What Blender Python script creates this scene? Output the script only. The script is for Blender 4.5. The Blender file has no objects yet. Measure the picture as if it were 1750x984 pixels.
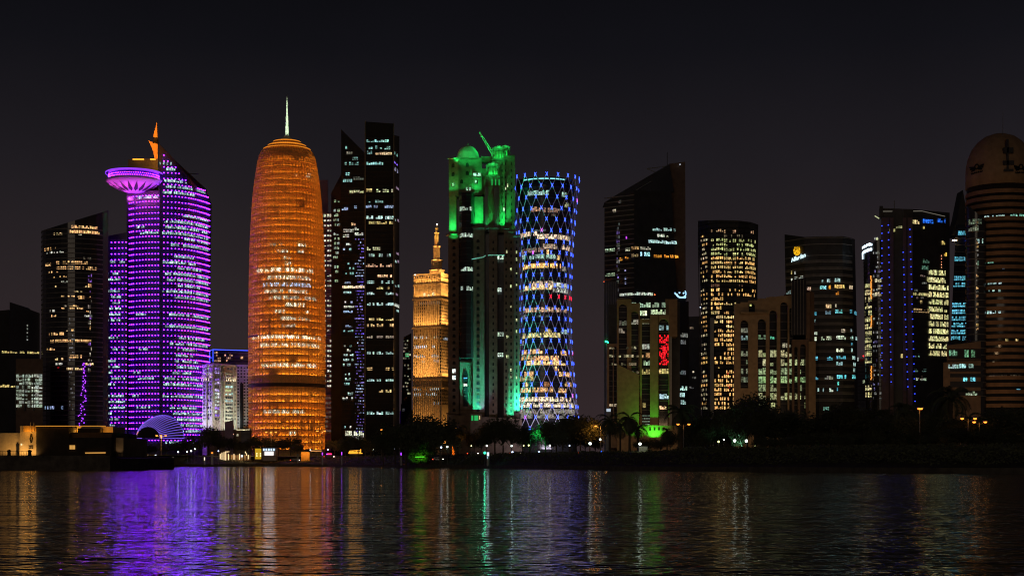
import bpy, math, random
from math import pi, sin, cos, radians, sqrt
from mathutils import Vector
random.seed(7)
SC = bpy.context.scene
COL = SC.collection
# pinhole set-up: the camera stands 2.6 m above the bay, looks along +Y, vertical lines stay vertical (shift lens)
F, HY, CX, CAMZ = 2600.0, 788.0, 875.0, 2.6
GZ = 5.4                                     # level of the city ground

def X(px, D): return (px - CX) / F * D
def Z(py, D): return CAMZ + (HY - py) / F * D
def P(px, D): return (X(px, D), D)
def M(npx, D): return npx / F * D            # size in metres of npx at distance D

# ------------------------------------------------------------------ materials
def newmat(name):
    m = bpy.data.materials.new(name); m.use_nodes = True
    nt = m.node_tree; b = nt.nodes['Principled BSDF']
    return m, nt, b

_cache = {}
def surface(name, col, rough=.6, metal=0., var=.25, scale=.25, bump=0., bscale=2., spec=None):
    m, nt, b = newmat(name)
    tc = nt.nodes.new('ShaderNodeTexCoord')
    n = nt.nodes.new('ShaderNodeTexNoise'); n.inputs['Scale'].default_value = scale; n.inputs['Detail'].default_value = 6
    nt.links.new(tc.outputs['Object'], n.inputs['Vector'])
    r = nt.nodes.new('ShaderNodeMapRange')
    r.inputs['From Min'].default_value = .3; r.inputs['From Max'].default_value = .7
    r.inputs['To Min'].default_value = 1 - var; r.inputs['To Max'].default_value = 1 + var
    nt.links.new(n.outputs['Fac'], r.inputs['Value'])
    mx = nt.nodes.new('ShaderNodeVectorMath'); mx.operation = 'SCALE'
    mx.inputs[0].default_value = col[:3]
    nt.links.new(r.outputs['Result'], mx.inputs['Scale'])
    nt.links.new(mx.outputs['Vector'], b.inputs['Base Color'])
    b.inputs['Roughness'].default_value = rough; b.inputs['Metallic'].default_value = metal
    if spec is not None: b.inputs['Specular IOR Level'].default_value = spec
    if bump:
        n2 = nt.nodes.new('ShaderNodeTexNoise'); n2.inputs['Scale'].default_value = bscale; n2.inputs['Detail'].default_value = 3
        nt.links.new(tc.outputs['Object'], n2.inputs['Vector'])
        bp = nt.nodes.new('ShaderNodeBump'); bp.inputs['Strength'].default_value = bump; bp.inputs['Distance'].default_value = .3
        nt.links.new(n2.outputs['Fac'], bp.inputs['Height']); nt.links.new(bp.outputs['Normal'], b.inputs['Normal'])
    return m

def glow(name, col, strength, sampled=True):
    m, nt, b = newmat(name)
    b.inputs['Base Color'].default_value = (.02, .02, .02, 1)
    b.inputs['Emission Color'].default_value = (*col, 1); b.inputs['Emission Strength'].default_value = strength
    m.cycles.emission_sampling = 'AUTO' if sampled else 'NONE'
    return m

def lit_pane_mat():
    """Lit offices behind glass: the room colour comes from the pane, the furniture and blinds from noise."""
    m, nt, b = newmat('lit_office_glass')
    at = nt.nodes.new('ShaderNodeAttribute'); at.attribute_name = 'room'
    tc = nt.nodes.new('ShaderNodeTexCoord')
    mp = nt.nodes.new('ShaderNodeMapping'); mp.inputs['Scale'].default_value = (1, 1, 1.3)
    n = nt.nodes.new('ShaderNodeTexNoise'); n.inputs['Scale'].default_value = .85; n.inputs['Detail'].default_value = 3; n.inputs['Roughness'].default_value = .7
    r = nt.nodes.new('ShaderNodeMapRange')
    r.inputs['From Min'].default_value = .38; r.inputs['From Max'].default_value = .64
    r.inputs['To Min'].default_value = .06; r.inputs['To Max'].default_value = 2.0
    L = nt.links.new
    L(tc.outputs['Object'], mp.inputs['Vector']); L(mp.outputs['Vector'], n.inputs['Vector']); L(n.outputs['Fac'], r.inputs['Value'])
    L(at.outputs['Color'], b.inputs['Emission Color']); L(r.outputs['Result'], b.inputs['Emission Strength'])
    b.inputs['Base Color'].default_value = (.02, .02, .02, 1); b.inputs['Roughness'].default_value = .15
    m.cycles.emission_sampling = 'NONE'
    return m

def glass(name, col=(.055, .055, .06), rough=.16, metal=.45, bump=.12):
    return surface(name, col, rough, metal, .2, .08, bump, .22)

MT = {}
MT['lit'] = lit_pane_mat()
MT['glass'] = glass('dark_glass')
MT['glass_black'] = surface('black_glass', (.014, .015, .019), .4, 0, .2, .08, 0, .22, spec=.06)
MT['glass_blue'] = glass('blue_black_glass', (.035, .04, .06), .14)
MT['glass_flat'] = surface('matt_dark_cladding', (.035, .034, .036), .5, .1, .3, .2)
MT['band'] = surface('dark_spandrel', (.16, .145, .135), .55, .1, .3, .3)
MT['band_light'] = surface('grey_spandrel', (.24, .22, .20), .6, 0, .25, .3)
MT['brown'] = surface('brown_cladding', (.15, .09, .06), .7, 0, .25, .3)
MT['tan'] = surface('tan_stone', (.32, .22, .13), .8, 0, .2, .35)
MT['stone'] = surface('brown_stone', (.17, .12, .085), .8, 0, .25, .4)
MT['cream'] = surface('cream_stone', (.62, .56, .46), .8, 0, .15, .4)
MT['gstone'] = surface('grey_stone', (.33, .33, .34), .8, 0, .15, .4)
MT['darkroof'] = surface('roof_felt', (.05, .05, .05), .9, 0, .3, .3)
MT['metal'] = surface('grey_metal', (.25, .25, .26), .45, .6, .15, 1)
MT['black'] = surface('black_opening', (.012, .012, .014), .5, 0, .2, 1, spec=.15)
MT['violet_panel'] = surface('violet_blue_panel', (.018, .015, .03), .4, .1, .25, .2)
MT['led_purple'] = glow('purple_led', (.21, .012, 1.0), 46)
MT['led_violet'] = glow('violet_led', (.35, .04, 1.0), 3.2)
MT['led_pink'] = glow('magenta_led', (.75, .04, .75), 5)
MT['led_blue'] = glow('blue_led', (.04, .10, 1.0), 4.5)
MT['led_dot_blue'] = glow('small_blue_led', (.04, .08, 1.0), 1.7, False)
MT['led_red'] = glow('red_led', (1.0, .01, .04), 3)
MT['led_magenta'] = glow('rose_led', (.7, .12, .9), 2.5)
MT['led_orange'] = glow('orange_led', (1.0, .36, .03), 23); MT['led_orange_dim'] = glow('orange_led_dim', (1.0, .34, .028), 17); MT['led_orange_hot'] = glow('orange_led_hot', (1.0, .42, .05), 31); MT['sail_strip'] = glow('sail_strip', (1., .3, .02), 3)
MT['sodium'] = glow('sodium_lamp', (1.0, .25, .025), 3.2)
MT['white_lamp'] = glow('white_lamp', (.85, 1.0, .95), 30)
MT['warm_lamp'] = glow('warm_lamp', (1.0, .7, .35), 14)
MT['led_green'] = glow('green_led', (.02, 1.0, .35), 8)
MT['led_teal'] = glow('teal_led', (.25, .8, .85), 1.6)
MT['led_white'] = glow('white_led', (.75, .85, 1.0), 1.5)
MT['screen'] = glow('white_screen', (1.0, .93, .88), 1.2)

# room colours (linear)
COOL = (.42, .66, .62); WHITE = (.66, .70, .60); WARM = (.95, .52, .20); YEL = (.62, .48, .17)
CYAN = (.10, .45, .58); AMBER = (1.0, .36, .04); PALEG = (.36, .52, .33); RED = (1.0, .01, .02)
VIO_REFLECT = (.10, .06, .55); ICE = (.38, .52, .80)  # the violet is a reflection tint painted into panes, not a room

# ------------------------------------------------------------------ mesh building
class MB:
    def __init__(s): s.v = []; s.f = []; s.c = []
    def quad(s, a, b, c, d, col=None):
        n = len(s.v); s.v += [a, b, c, d]; s.f.append((n, n+1, n+2, n+3)); s.c.append(col)
    def poly(s, pts, col=None):
        n = len(s.v); s.v += list(pts); s.f.append(tuple(range(n, n+len(pts)))); s.c.append(col)
    def box(s, x0, x1, y0, y1, z0, z1, col=None):
        n = len(s.v)
        s.v += [(x0,y0,z0),(x1,y0,z0),(x1,y1,z0),(x0,y1,z0),(x0,y0,z1),(x1,y0,z1),(x1,y1,z1),(x0,y1,z1)]
        for f in ((0,3,2,1),(4,5,6,7),(0,1,5,4),(1,2,6,5),(2,3,7,6),(3,0,4,7)):
            s.f.append(tuple(n+i for i in f)); s.c.append(col)
    def prism(s, pts, zb, zt):
        """closed footprint, bottom and top heights per point (or scalars)"""
        k = len(pts)
        zb = [zb]*k if not hasattr(zb, '__len__') else zb
        zt = [zt]*k if not hasattr(zt, '__len__') else zt
        s.rings([[(p[0], p[1], zb[i]) for i, p in enumerate(pts)], [(p[0], p[1], zt[i]) for i, p in enumerate(pts)]])
    def rings(s, rings, cap=True, closed=True):
        k = len(rings[0]); n = len(s.v)
        for r in rings: s.v += list(r)
        for j in range(len(rings)-1):
            for i in range(k if closed else k-1):
                a = n+j*k+i; b = n+j*k+(i+1) % k
                s.f.append((a, b, b+k, a+k)); s.c.append(None)
        if cap:
            s.f.append(tuple(n+i for i in range(k))[::-1]); s.c.append(None)
            s.f.append(tuple(n+(len(rings)-1)*k+i for i in range(k))); s.c.append(None)
    def lathe(s, cx, cy, prof, n=32, cap=True):
        s.rings([[(cx+r*cos(2*pi*i/n), cy+r*sin(2*pi*i/n), z) for i in range(n)] for r, z in prof], cap)
    def bar(s, a, b, r, n=4, r2=None):
        a = Vector(a); b = Vector(b); d = (b-a)
        if d.length < 1e-6: return
        d.normalize(); u = d.orthogonal().normalized(); w = d.cross(u)
        r2 = r if r2 is None else r2
        s.rings([[tuple(p+(u*cos(2*pi*i/n+.785)+w*sin(2*pi*i/n+.785))*q) for i in range(n)] for p, q in ((a, r), (b, r2))])
    def ball(s, c, r, n=8, m=5, sz=1.):
        s.lathe(c[0], c[1], [(max(r*sin(pi*j/m), r*.05), c[2]-r*cos(pi*j/m)*sz) for j in range(m+1)], n)
    def build(s, name, mat, parent=None, smooth=False):
        me = bpy.data.meshes.new(name)
        o0 = origin_of(parent) if parent else (0, 0, 0)
        me.from_pydata([(a-o0[0], b-o0[1], c-o0[2]) for a, b, c in s.v], [], s.f)
        if any(c is not None for c in s.c):
            at = me.attributes.new('room', 'FLOAT_COLOR', 'FACE')
            for i, c in enumerate(s.c):
                if c is not None: at.data[i].color = (c[0], c[1], c[2], 1)
        me.materials.append(MT[mat] if isinstance(mat, str) else mat)
        if smooth:
            for p in me.polygons: p.use_smooth = True
        o = bpy.data.objects.new(name, me); COL.objects.link(o)
        if parent: o.parent = parent
        return o

def origin_of(o):
    v = Vector(o.location)
    while o.parent: o = o.parent; v += Vector(o.location)
    return v
def thing(name, label, cat, loc, group=None):
    o = bpy.data.objects.new(name, None); COL.objects.link(o); o.location = loc
    o.empty_display_size = .5
    o['label'] = label; o['category'] = cat
    if group: o['group'] = group
    return o
def tag(o, label, cat, group=None):
    o['label'] = label; o['category'] = cat
    if group: o['group'] = group
    return o
def struct(o, kind='structure', label=None):
    o['kind'] = kind
    if label: o['label'] = label
    return o
def dup(root, loc, label, group=None, rot=None, scale=None):
    r = root.copy(); COL.objects.link(r); r.location = loc; r['label'] = label
    if group: r['group'] = group
    if rot is not None: r.rotation_euler = (0, 0, rot)
    if scale is not None: r.scale = scale if hasattr(scale, '__len__') else (scale,)*3
    for ch in root.children:
        c = ch.copy(); COL.objects.link(c); c.parent = r
        for g in ch.children:
            d = g.copy(); COL.objects.link(d); d.parent = c
    return r
def lamp(kind, loc, power, col, size=.5, to=None, size_y=None, spot=None, blend=.6, spread=None):
    ld = bpy.data.lights.new(kind.lower()+'_light', kind); ld.energy = power; ld.color = col
    if kind == 'AREA':
        ld.shape = 'RECTANGLE'; ld.size = size; ld.size_y = size_y or size
        if spread: ld.spread = spread
    else: ld.shadow_soft_size = size
    if kind == 'SPOT': ld.spot_size = spot or radians(60); ld.spot_blend = blend
    o = bpy.data.objects.new(ld.name, ld); COL.objects.link(o); o.location = loc
    if to is not None:
        o.rotation_euler = (Vector(to)-Vector(loc)).to_track_quat('-Z', 'Y').to_euler()
    return o

# ------------------------------------------------------------------ facades
def lin(bot, top=None, z0=GZ, z1=200):
    """front of a building as an open polyline, left to right; optional second polyline at z1 makes it lean"""
    if top is None: return lambda z: bot
    def s(z):
        t = max(0, min(1.2, (z-z0)/(z1-z0)))
        return [(a[0]+(b[0]-a[0])*t, a[1]+(b[1]-a[1])*t) for a, b in zip(bot, top)]
    return s
def arc(cpx, D, rm, a0=180, a1=360, n=16, ry=None):
    cx = X(cpx, D); ry = ry or rm
    return [(cx+rm*cos(radians(a0+(a1-a0)*i/n)), D+ry*sin(radians(a0+(a1-a0)*i/n))) for i in range(n+1)]
def solve(poly, px):
    """(segment, t) where the polyline shows at picture column px"""
    k = (px-CX)/F
    best = (0, 0.)
    for i in range(len(poly)-1):
        (x0, y0), (x1, y1) = poly[i], poly[i+1]
        p0 = CX+F*x0/y0; p1 = CX+F*x1/y1
        if p1 <= p0: continue
        if px <= p0: return (i, 0.)
        if px <= p1 or i == len(poly)-2:
            den = (x1-x0)-k*(y1-y0)
            return (i, max(0., min(1., (k*y0-x0)/den if den else 0)))
        best = (i, 1.)
    return best
def at(poly, st):
    i, t = st; a, b = poly[i], poly[i+1]
    return (a[0]+(b[0]-a[0])*t, a[1]+(b[1]-a[1])*t)
def walk(poly, pa, pb, w):
    """list of (st0, st1) steps about w metres long between picture columns pa and pb"""
    s0, s1 = solve(poly, pa), solve(poly, pb)
    out = []
    for i in range(s0[0], s1[0]+1):
        ta = s0[1] if i == s0[0] else 0.; tb = s1[1] if i == s1[0] else 1.
        if tb-ta < 1e-6: continue
        a, b = poly[i], poly[i+1]
        L = sqrt((b[0]-a[0])**2+(b[1]-a[1])**2)*(tb-ta)
        n = max(1, round(L/w))
        out += [((i, ta+(tb-ta)*j/n), (i, ta+(tb-ta)*(j+1)/n)) for j in range(n)]
    return out
def outward(poly, i, d):
    a, b = poly[i], poly[i+1]; dx, dy = b[0]-a[0], b[1]-a[1]; L = sqrt(dx*dx+dy*dy) or 1
    return (dy/L*d, -dx/L*d)
def jit(c, k): 
    f = 1+random.uniform(-k, k); return tuple(max(0, x*f*(1+random.uniform(-.08, .08))) for x in c)

class Tower:
    def __init__(s, name, label, px, D, cat='tower', group=None):
        s.root = thing(name, label, cat, (X(px, D), D, GZ), group); s.runs = []; s.dark = []
    def part(s, mb, name, mat, smooth=False): return mb.build(name, mat, s.root, smooth)
    def block(s, name, mat, surf, depth, tops, base=GZ, zn=2, backtops=None):
        """solid with the facade surf in front; tops = picture rows of the roof per facade point (or one)"""
        mb = MB(); f0 = surf(base); k = len(f0)
        tops = [tops]*k if not hasattr(tops, '__len__') else tops
        f1 = surf(Z(tops[0], f0[0][1]))
        zt = [Z(tops[i], f1[i][1]) for i in range(k)]
        bt = backtops or (zt[-1], zt[0])
        zt = zt+list(bt)
        rings = []
        for j in range(zn):
            t = j/(zn-1); ring = []
            for i in range(k):
                z = base+(zt[i]-base)*t; p = surf(z)[i]; ring.append((p[0], p[1], z))
            for i, q in ((k, k-1), (k+1, 0)):
                z = base+(zt[i]-base)*t; p = surf(z)[q]; pr_ = p[0]*(p[1]+depth)/p[1]; ring.append((min(p[0], pr_) if q else max(p[0], pr_), p[1]+depth, z))
            rings.append(ring)
        mb.rings(rings)
        return s.part(mb, name, mat)
    def bands(s, surf, zs, h=.9, out=.25, mat='band', name='spandrel_cladding', pa=-1e4, pb=1e5, w=60, roof=None):
        mb = MB()
        for z in zs:
            for a, b in walk(surf(z), pa, pb, w):
                for (zz0, zz1) in ((z, z+h),):
                    if roof and zz1 > roof(CX+F*at(surf(z), b)[0]/at(surf(z), b)[1]): continue
                    A, B = at(surf(zz0), a), at(surf(zz0), b); o = outward(surf(z), a[0], out)
                    mb.rings([[(A[0]+o[0], A[1]+o[1], q), (B[0]+o[0], B[1]+o[1], q), (B[0]-o[0]*.5, B[1]-o[1]*.5, q), (A[0]-o[0]*.5, A[1]-o[1]*.5, q)] for q in (zz0, zz1)])
        if mb.v: return s.part(mb, name, mat)
    def fins(s, surf, z0, z1, w=2.4, wid=.35, out=.5, mat='band', name='mullion', pa=-1e4, pb=1e5):
        mb = MB()
        for a, b in walk(surf((z0+z1)/2), pa, pb, w):
            ring = []
            for z in (z0, z1):
                A = at(surf(z), a); o = outward(surf(z), a[0], 1)
                t = (-o[1]*wid/2, o[0]*wid/2)
                ring.append([(A[0]+o[0]*out+t[0], A[1]+o[1]*out+t[1], z), (A[0]+o[0]*out-t[0], A[1]+o[1]*out-t[1], z),
                             (A[0]-o[0]*.1-t[0], A[1]-o[1]*.1-t[1], z), (A[0]-o[0]*.1+t[0], A[1]-o[1]*.1+t[1], z)])
            mb.rings(ring)
        if mb.v: return s.part(mb, name, mat)
    def run(s, surf, py, pa, pb, col, h=1.9, w=1.6, gap=.22, miss=.12, out=.16, k=.35, zc=None, gain=1., mat='lit', name='lit_glazing', roof=None):
        """one stretch of lit panes on one floor: a part of its own"""
        if pb-pa < .6: return
        D = at(surf(Z(py, 1000)), solve(surf(Z(py, 1000)), pa))[1] if zc is None else 0
        z = Z(py, D) if zc is None else zc
        z0, z1 = z-h/2, z+h/2; pl = surf(z); pl0 = surf(z0); pl1 = surf(z1)
        mb = MB(); area = 0; gain *= random.uniform(.75, 1.2)
        for a, b in walk(pl, pa, pb, w):
            if random.random() < miss: continue
            if roof:
                q = at(pl, b)
                if z1+.5 > roof(CX+F*q[0]/q[1]): continue
            o = outward(pl, a[0], out); g = gap/w/2
            L = b[1]-a[1]; a2 = (a[0], a[1]+L*g); b2 = (b[0], b[1]-L*g)
            A0, B0, B1, A1 = at(pl0, a2), at(pl0, b2), at(pl1, b2), at(pl1, a2)
            zt = z1
            if random.random() < .25: zt = z1-random.uniform(.2, .6)*h       # blind half down
            mb.quad((A0[0]+o[0], A0[1]+o[1], z0), (B0[0]+o[0], B0[1]+o[1], z0), (B1[0]+o[0], B1[1]+o[1], zt), (A1[0]+o[0], A1[1]+o[1], zt), tuple(c*gain for c in jit(col, k)))
            area += 1
        if area: s.runs.append((area*h, mb, name, mat))
    def dress(s, surf, rows, pa, pb, p=.5, cols=(COOL,), run=(.2, .8), roof=None, **kw):
        """rows of lit stretches: each floor is lit with chance p over a stretch of the facade"""
        for py in rows:
            if random.random() > p: continue
            L = (pb-pa); n = random.choice((1, 1, 2))
            for q in range(n):
                l = L*random.uniform(*run)/n; a = pa+L*q/n+random.uniform(0, max(0, L/n-l))
                s.run(surf, py, a, min(a+l, pb), random.choice(cols), roof=roof, **kw)
    def finish(s, most=90):
        by = {}
        for r in s.runs: by.setdefault((r[2], r[3]), []).append(r)
        for (name, mat), rs in by.items():
            rs.sort(key=lambda r: -r[0])
            for a, mb, _, _ in rs[:most]: s.part(mb, name, mat)
            rest = rs[most:]
            if rest:
                m = MB()
                for _, mb, _, _ in rest:
                    n = len(m.v); m.v += mb.v; m.f += [tuple(n+i for i in f) for f in mb.f]; m.c += mb.c
                s.part(m, name, mat)['kind'] = 'stuff'

def rows(y0, y1, step): 
    out = []; y = y0
    while (y <= y1 if step > 0 else y >= y1): out.append(y); y += step
    return out
def zrows(y0, y1, step, D): return [Z(y, D) for y in rows(y0, y1, step)]
def uplight(surf, z, pa, pb, col, power, out=1.0, tilt=.12, wid=.5, spread=None, n=1):
    """linear floodlight on a ledge, shining up the wall above it"""
    if spread is None: spread = radians(110)
    for a, b in walk(surf(z), pa, pb, 1e5):
        A, B = at(surf(z), a), at(surf(z), b); o = outward(surf(z), a[0], 1)
        c = Vector(((A[0]+B[0])/2+o[0]*out, (A[1]+B[1])/2+o[1]*out, z+.3))
        L = sqrt((A[0]-B[0])**2+(A[1]-B[1])**2)
        ld = bpy.data.lights.new('flood_light', 'AREA'); ld.shape = 'RECTANGLE'; ld.size = max(L*.9, .6); ld.size_y = wid
        ld.energy = power; ld.color = col
        if spread: ld.spread = spread
        ob = bpy.data.objects.new('flood_light', ld); COL.objects.link(ob); ob.location = c
        zax = -Vector((-o[0]*tilt, -o[1]*tilt, 1)).normalized()           # local z points away from light direction
        xax = Vector((B[0]-A[0], B[1]-A[1], 0)).normalized(); yax = zax.cross(xax).normalized()
        from mathutils import Matrix
        ob.rotation_euler = Matrix((xax, yax, zax)).transposed().to_euler()
# ================================================================== towers, left half
# ---- far left dark tower
D = 1010
t = Tower('dark_office_tower', 'unlit dark tower with slanted top and one thin lit floor, leftmost tower', 40, D)
s = lin([P(-14, D), P(16, D+4)]); t.block('wing', 'glass_flat', s, 40, [532, 529])
s = lin([P(16.5, D-6), P(68, D)]); t.block('wall', 'glass', s, 40, [516, 535])
t.bands(s, zrows(540, 720, 10, D), .5)
t.run(s, 601.5, 17, 67, YEL, h=1.3, miss=.08); t.run(lin([P(-14, D), P(16, D+4)]), 601, 3, 16, YEL, h=1.3, miss=.3)
t.run(lin([P(-14, D), P(16, D+4)]), 659, 0, 16, YEL, h=1.8); t.run(s, 659, 18, 28, YEL, h=2, miss=.05)
t.run(s, 702, 4, 26, YEL, h=1.4, miss=.4)
for y in rows(556, 582, 6): t.run(s, y, 45.5, 48, (.25, .27, .25), h=1.2, miss=0)
t.finish()
D = 930
t = Tower('office_block', 'lower brown block with a square grid of pale lit windows below the leftmost tower', 50, D, 'office block')
s = lin([P(27, D), P(73, D)]); t.block('wall', 'brown', s, 35, 613)
g = lin([P(27, D-.6), P(73, D-.6)])
for i, y in enumerate(rows(642, 699, 6.4)):
    t.run(g, y, 27.5, 54 if i in (0, 2) else 52, (.20, .25, .20), h=1.7, w=1.9, miss=.12, k=.3); t.run(g, y, 54 if i != 1 else 60, 72.5, (.34, .40, .33), h=1.8, w=2.2, miss=.08)
t.fins(g, Z(702, D), Z(638, D), w=5.2, wid=.5, out=.4, mat='glass_flat')
t.finish()

# ---- tall curved tower with warm broken windows
D = 985
t = Tower('curved_glass_tower', 'dark glass tower with curved front and broken warm window lights, left of the purple tower', 130, D)
cx, R = 138, 24.5
f = arc(cx, D+3, R, 183, 330, 14)
s = lin(f); px_ = [CX+F*p[0]/p[1] for p in f]
t.block('wall', 'glass', s, 30, [393-(q-75)*.31 if q < 112 else 381.5-(q-112)*.30 for q in px_])
rf = lambda px: Z(393-(px-75)*.31, D)-6
t.bands(s, zrows(400, 720, 8.2, D), .6, .2)
for y in rows(392, 636, 8.2):
    t.dress(s, [y], 78, 160, .75, (WARM, (.8, .55, .25), (.5, .5, .42), (.2, .17, .12)), (.10, .45), h=1.3, w=1.2, miss=.35, k=.7, roof=rf)
t.run(s, 387.5, 122, 166, WARM, h=1.8, w=1.1, miss=.1); t.run(s, 396, 116, 170, WARM, h=2.0, w=1.1, miss=.1)
t.run(s, 378, 112, 127, (.6, .05, .7), h=3.4, w=1, miss=.3, roof=rf); t.run(s, 375, 129, 135, (.15, .55, .4), h=3, w=1, miss=.1, roof=rf)
for y, a, b in ((449, 96, 150), (458, 97, 165), (508, 130, 148), (525.5, 105, 142), (571, 84, 112), (583, 86, 156), (609, 118, 140), (453, 78, 92), (427, 76, 88)):
    t.run(s, y, a, b, WARM, h=1.8, w=1.1, miss=.2, k=.6)
for y in rows(545, 700, 7): t.run(s, y, 118, 128, (.12, .12, .13), h=1, w=1, miss=.5)
t.run(s, 696, 77, 93, ICE, h=2.4, miss=.15); t.run(s, 696, 100, 112, (.12, .18, .3), h=2.4, miss=.2)
t.run(s, 627.5, 98.5, 101.5, RED, h=1.2, miss=0)
for y in rows(470, 640, 9): t.run(s, y, 150, 157, random.choice((WARM, (.3, .25, .2), (.25, .1, .5))), h=2.2, w=.9, miss=.45, k=.8)
# purple tower's reflection painted as glowing violet dots near the right-hand edge
m = MB()
for i in range(46):
    y = 620+108*((i+random.random())/46); c = 144.5-5*((y-650)/70)**2+random.uniform(-1, 1)*(1.2+(y-618)/18)
    pl = s(0); q = at(pl, solve(pl, c)); z = Z(y, D-15)
    m.box(q[0]-.22, q[0]+.22, q[1]-1.2, q[1]-.6, z, z+random.uniform(.3, .7))
t.part(m, 'violet_reflection', 'led_violet')
t.finish()

# ---- purple LED tower: wing and main shaft
D = 1000
def led_rows(t, s, pys, pa, pb, dref, step=2.35, mat='led_purple', roof=None, drop=0., size=.31):
    n = 0
    for py in pys:
        z = Z(py, dref); pl = s(z); m = MB()
        for a, b in walk(pl, pa, pb, step):
            q = at(pl, b)
            if roof and z+1 > roof(CX+F*q[0]/q[1]): continue
            if random.random() < drop: continue
            o = outward(pl, b[0], .5)
            m.box(q[0]+o[0]-size, q[0]+o[0]+size, q[1]+o[1]-size, q[1]+o[1]+size, z-size*.8, z+size*.8)
        if m.v: m.build('light_strip', mat, t.root)
t = Tower('purple_lit_annex', 'lower annex covered in rows of purple lights, joined to the left of the saucer tower', 190, D-8)
s = lin([P(161, D-2), P(165, D-10), P(216, D-12)], None)
t.block('wall', 'violet_panel', s, 30, [408, 407, 397])
s2 = lin([P(165, D-10), P(216, D-12)])
LR = [752-9.93*k for k in range(0, 35)]
led_rows(t, s2, LR, 166, 216, D-11, roof=lambda px: Z(411, D-10), size=.24)
t.bands(s2, [Z(y-3.2, D-11) for y in LR], .5, .15, 'glass_flat')
for i, y in enumerate(LR):
    if y > 408 and random.random() < .62:
        a = random.uniform(168, 192); t.run(s2, y+3.6, a, min(214, a+random.uniform(14, 36)), COOL, h=1.35, w=1.3, miss=.2, k=.6, gain=.9)
t.finish()

t = Tower('purple_saucer_tower', 'tall tower wrapped in purple light rows, with a saucer deck and orange sail on top', 285, D)
sl = lin([P(216.5, D+7), P(229, D+1), P(250, D-3), P(273, D-4)])
top = [P(272, D-4), P(300, D-2), P(322, D+4), P(337, D+11), P(352, D+21), P(361.5, D+31)]
bot = [P(272, D-4), P(299, D-2), P(320, D+4), P(333.5, D+11), P(347, D+21), P(355, D+30)]
sr = lin(bot, top, GZ, Z(345, D))
t.block('wall', 'violet_panel', sl, 34, [326, 326, 326, 325], backtops=(Z(318, D), Z(320, D)))
t.block('wall', 'violet_panel', sr, 30, [246, 275, 302, 320, 323, 349], backtops=(Z(349, D+25), Z(250, D)))
def roofr(px): 
    if px < 336: return Z(247+(px-271)*(72/65.), D)-1.5
    if px < 351: return Z(322, D+18)
    return Z(322+(px-351)*2.7, D+20)
LR = [752-9.93*k for k in range(0, 52)]
led_rows(t, sl, [y for y in LR if y > 333], 219, 271, D-2, size=.24)
led_rows(t, sr, LR, 273.5, 357, D-4, roof=roofr, size=.24)
for q in (0, 1):
    t.bands((sl, sr)[q], [Z(y-3.2, D-4) for y in LR if y > (330 if q == 0 else 350)], .5, .15, 'glass_flat', roof=None if q == 0 else roofr)
dense = {}
for i, y in enumerate(LR):
    r = random.random()
    if y > 300:
        if r < .80:
            a = random.uniform(276, 292) if r < .6 else random.uniform(295, 315); b = 355.5 if random.random() < .8 else random.uniform(330, 350)
            if 585 < y < 640: a, b = random.uniform(290, 310), random.uniform(318, 340)
            t.run(sr, y+3.6, a, b, COOL, h=1.6, w=1.25, miss=.14, k=.6, gain=.85, roof=roofr)
        if r < .34 and y > 345:
            a = random.uniform(219, 245); t.run(sl, y+3.6, a, min(271, a+random.uniform(12, 38)), COOL, h=1.5, w=1.3, miss=.2, k=.6)
for y, a, b in ((338, 235, 271), (279, 271, 300), (289, 284, 300)): 
    t.run(sr if a > 270 else sl, y, a, b, COOL, h=1.8, w=1.2, miss=.15, roof=roofr)
t.finish()
# saucer
cx, cy, R = X(229.5, D-4), D-4, M(48, D-4)
def zz(py): return Z(py, D-4)
m = MB(); m.lathe(cx, cy, [(R*.2, zz(329)), (R*.34, zz(328)), (R*.62, zz(323)), (R*.86, zz(316.5)), (R*.985, zz(311)), (R, zz(309)), (R*.95, zz(307.6)), (R*.90, zz(306.8))], 48)
sau = t.part(m, 'saucer_underside', surface('pale_pink_panel', (.80, .55, .70), .5, 0, .05, .5), True)
m = MB(); m.lathe(cx, cy, [(R*.84, zz(308)), (R*.86, zz(299.5))], 48); t.part(m, 'saucer_gallery', 'black')
m = MB(); m.lathe(cx, cy, [(R*.90, zz(299.4)), (R*.985, zz(298)), (R*.97, zz(296)), (R*.80, zz(294))], 48); t.part(m, 'saucer_roof', 'violet_panel')
m = MB(); m.rings([[(cx+r*cos(2*pi*i/64), cy+r*sin(2*pi*i/64), z) for i in range(64)] for r, z in ((R*.99, zz(298.4)), (R*1.005, zz(298.4)), (R*1.0, zz(296.2)), (R*.97, zz(295.4)))], False); t.part(m, 'light_strip', glow('saucer_rim_led', (.30, .05, 1.), 1.15))
m = MB()
for rr, zr in ((305.6, 0), (302, .5)):
    for i in range(72):
        a = 2*pi*(i+zr)/72; x, y = cx+R*.89*cos(a), cy+R*.89*sin(a); m.box(x-.2, x+.2, y-.2, y+.2, zz(rr)-.2, zz(rr)+.2)
t.part(m, 'light_strip', 'led_purple')
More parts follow.
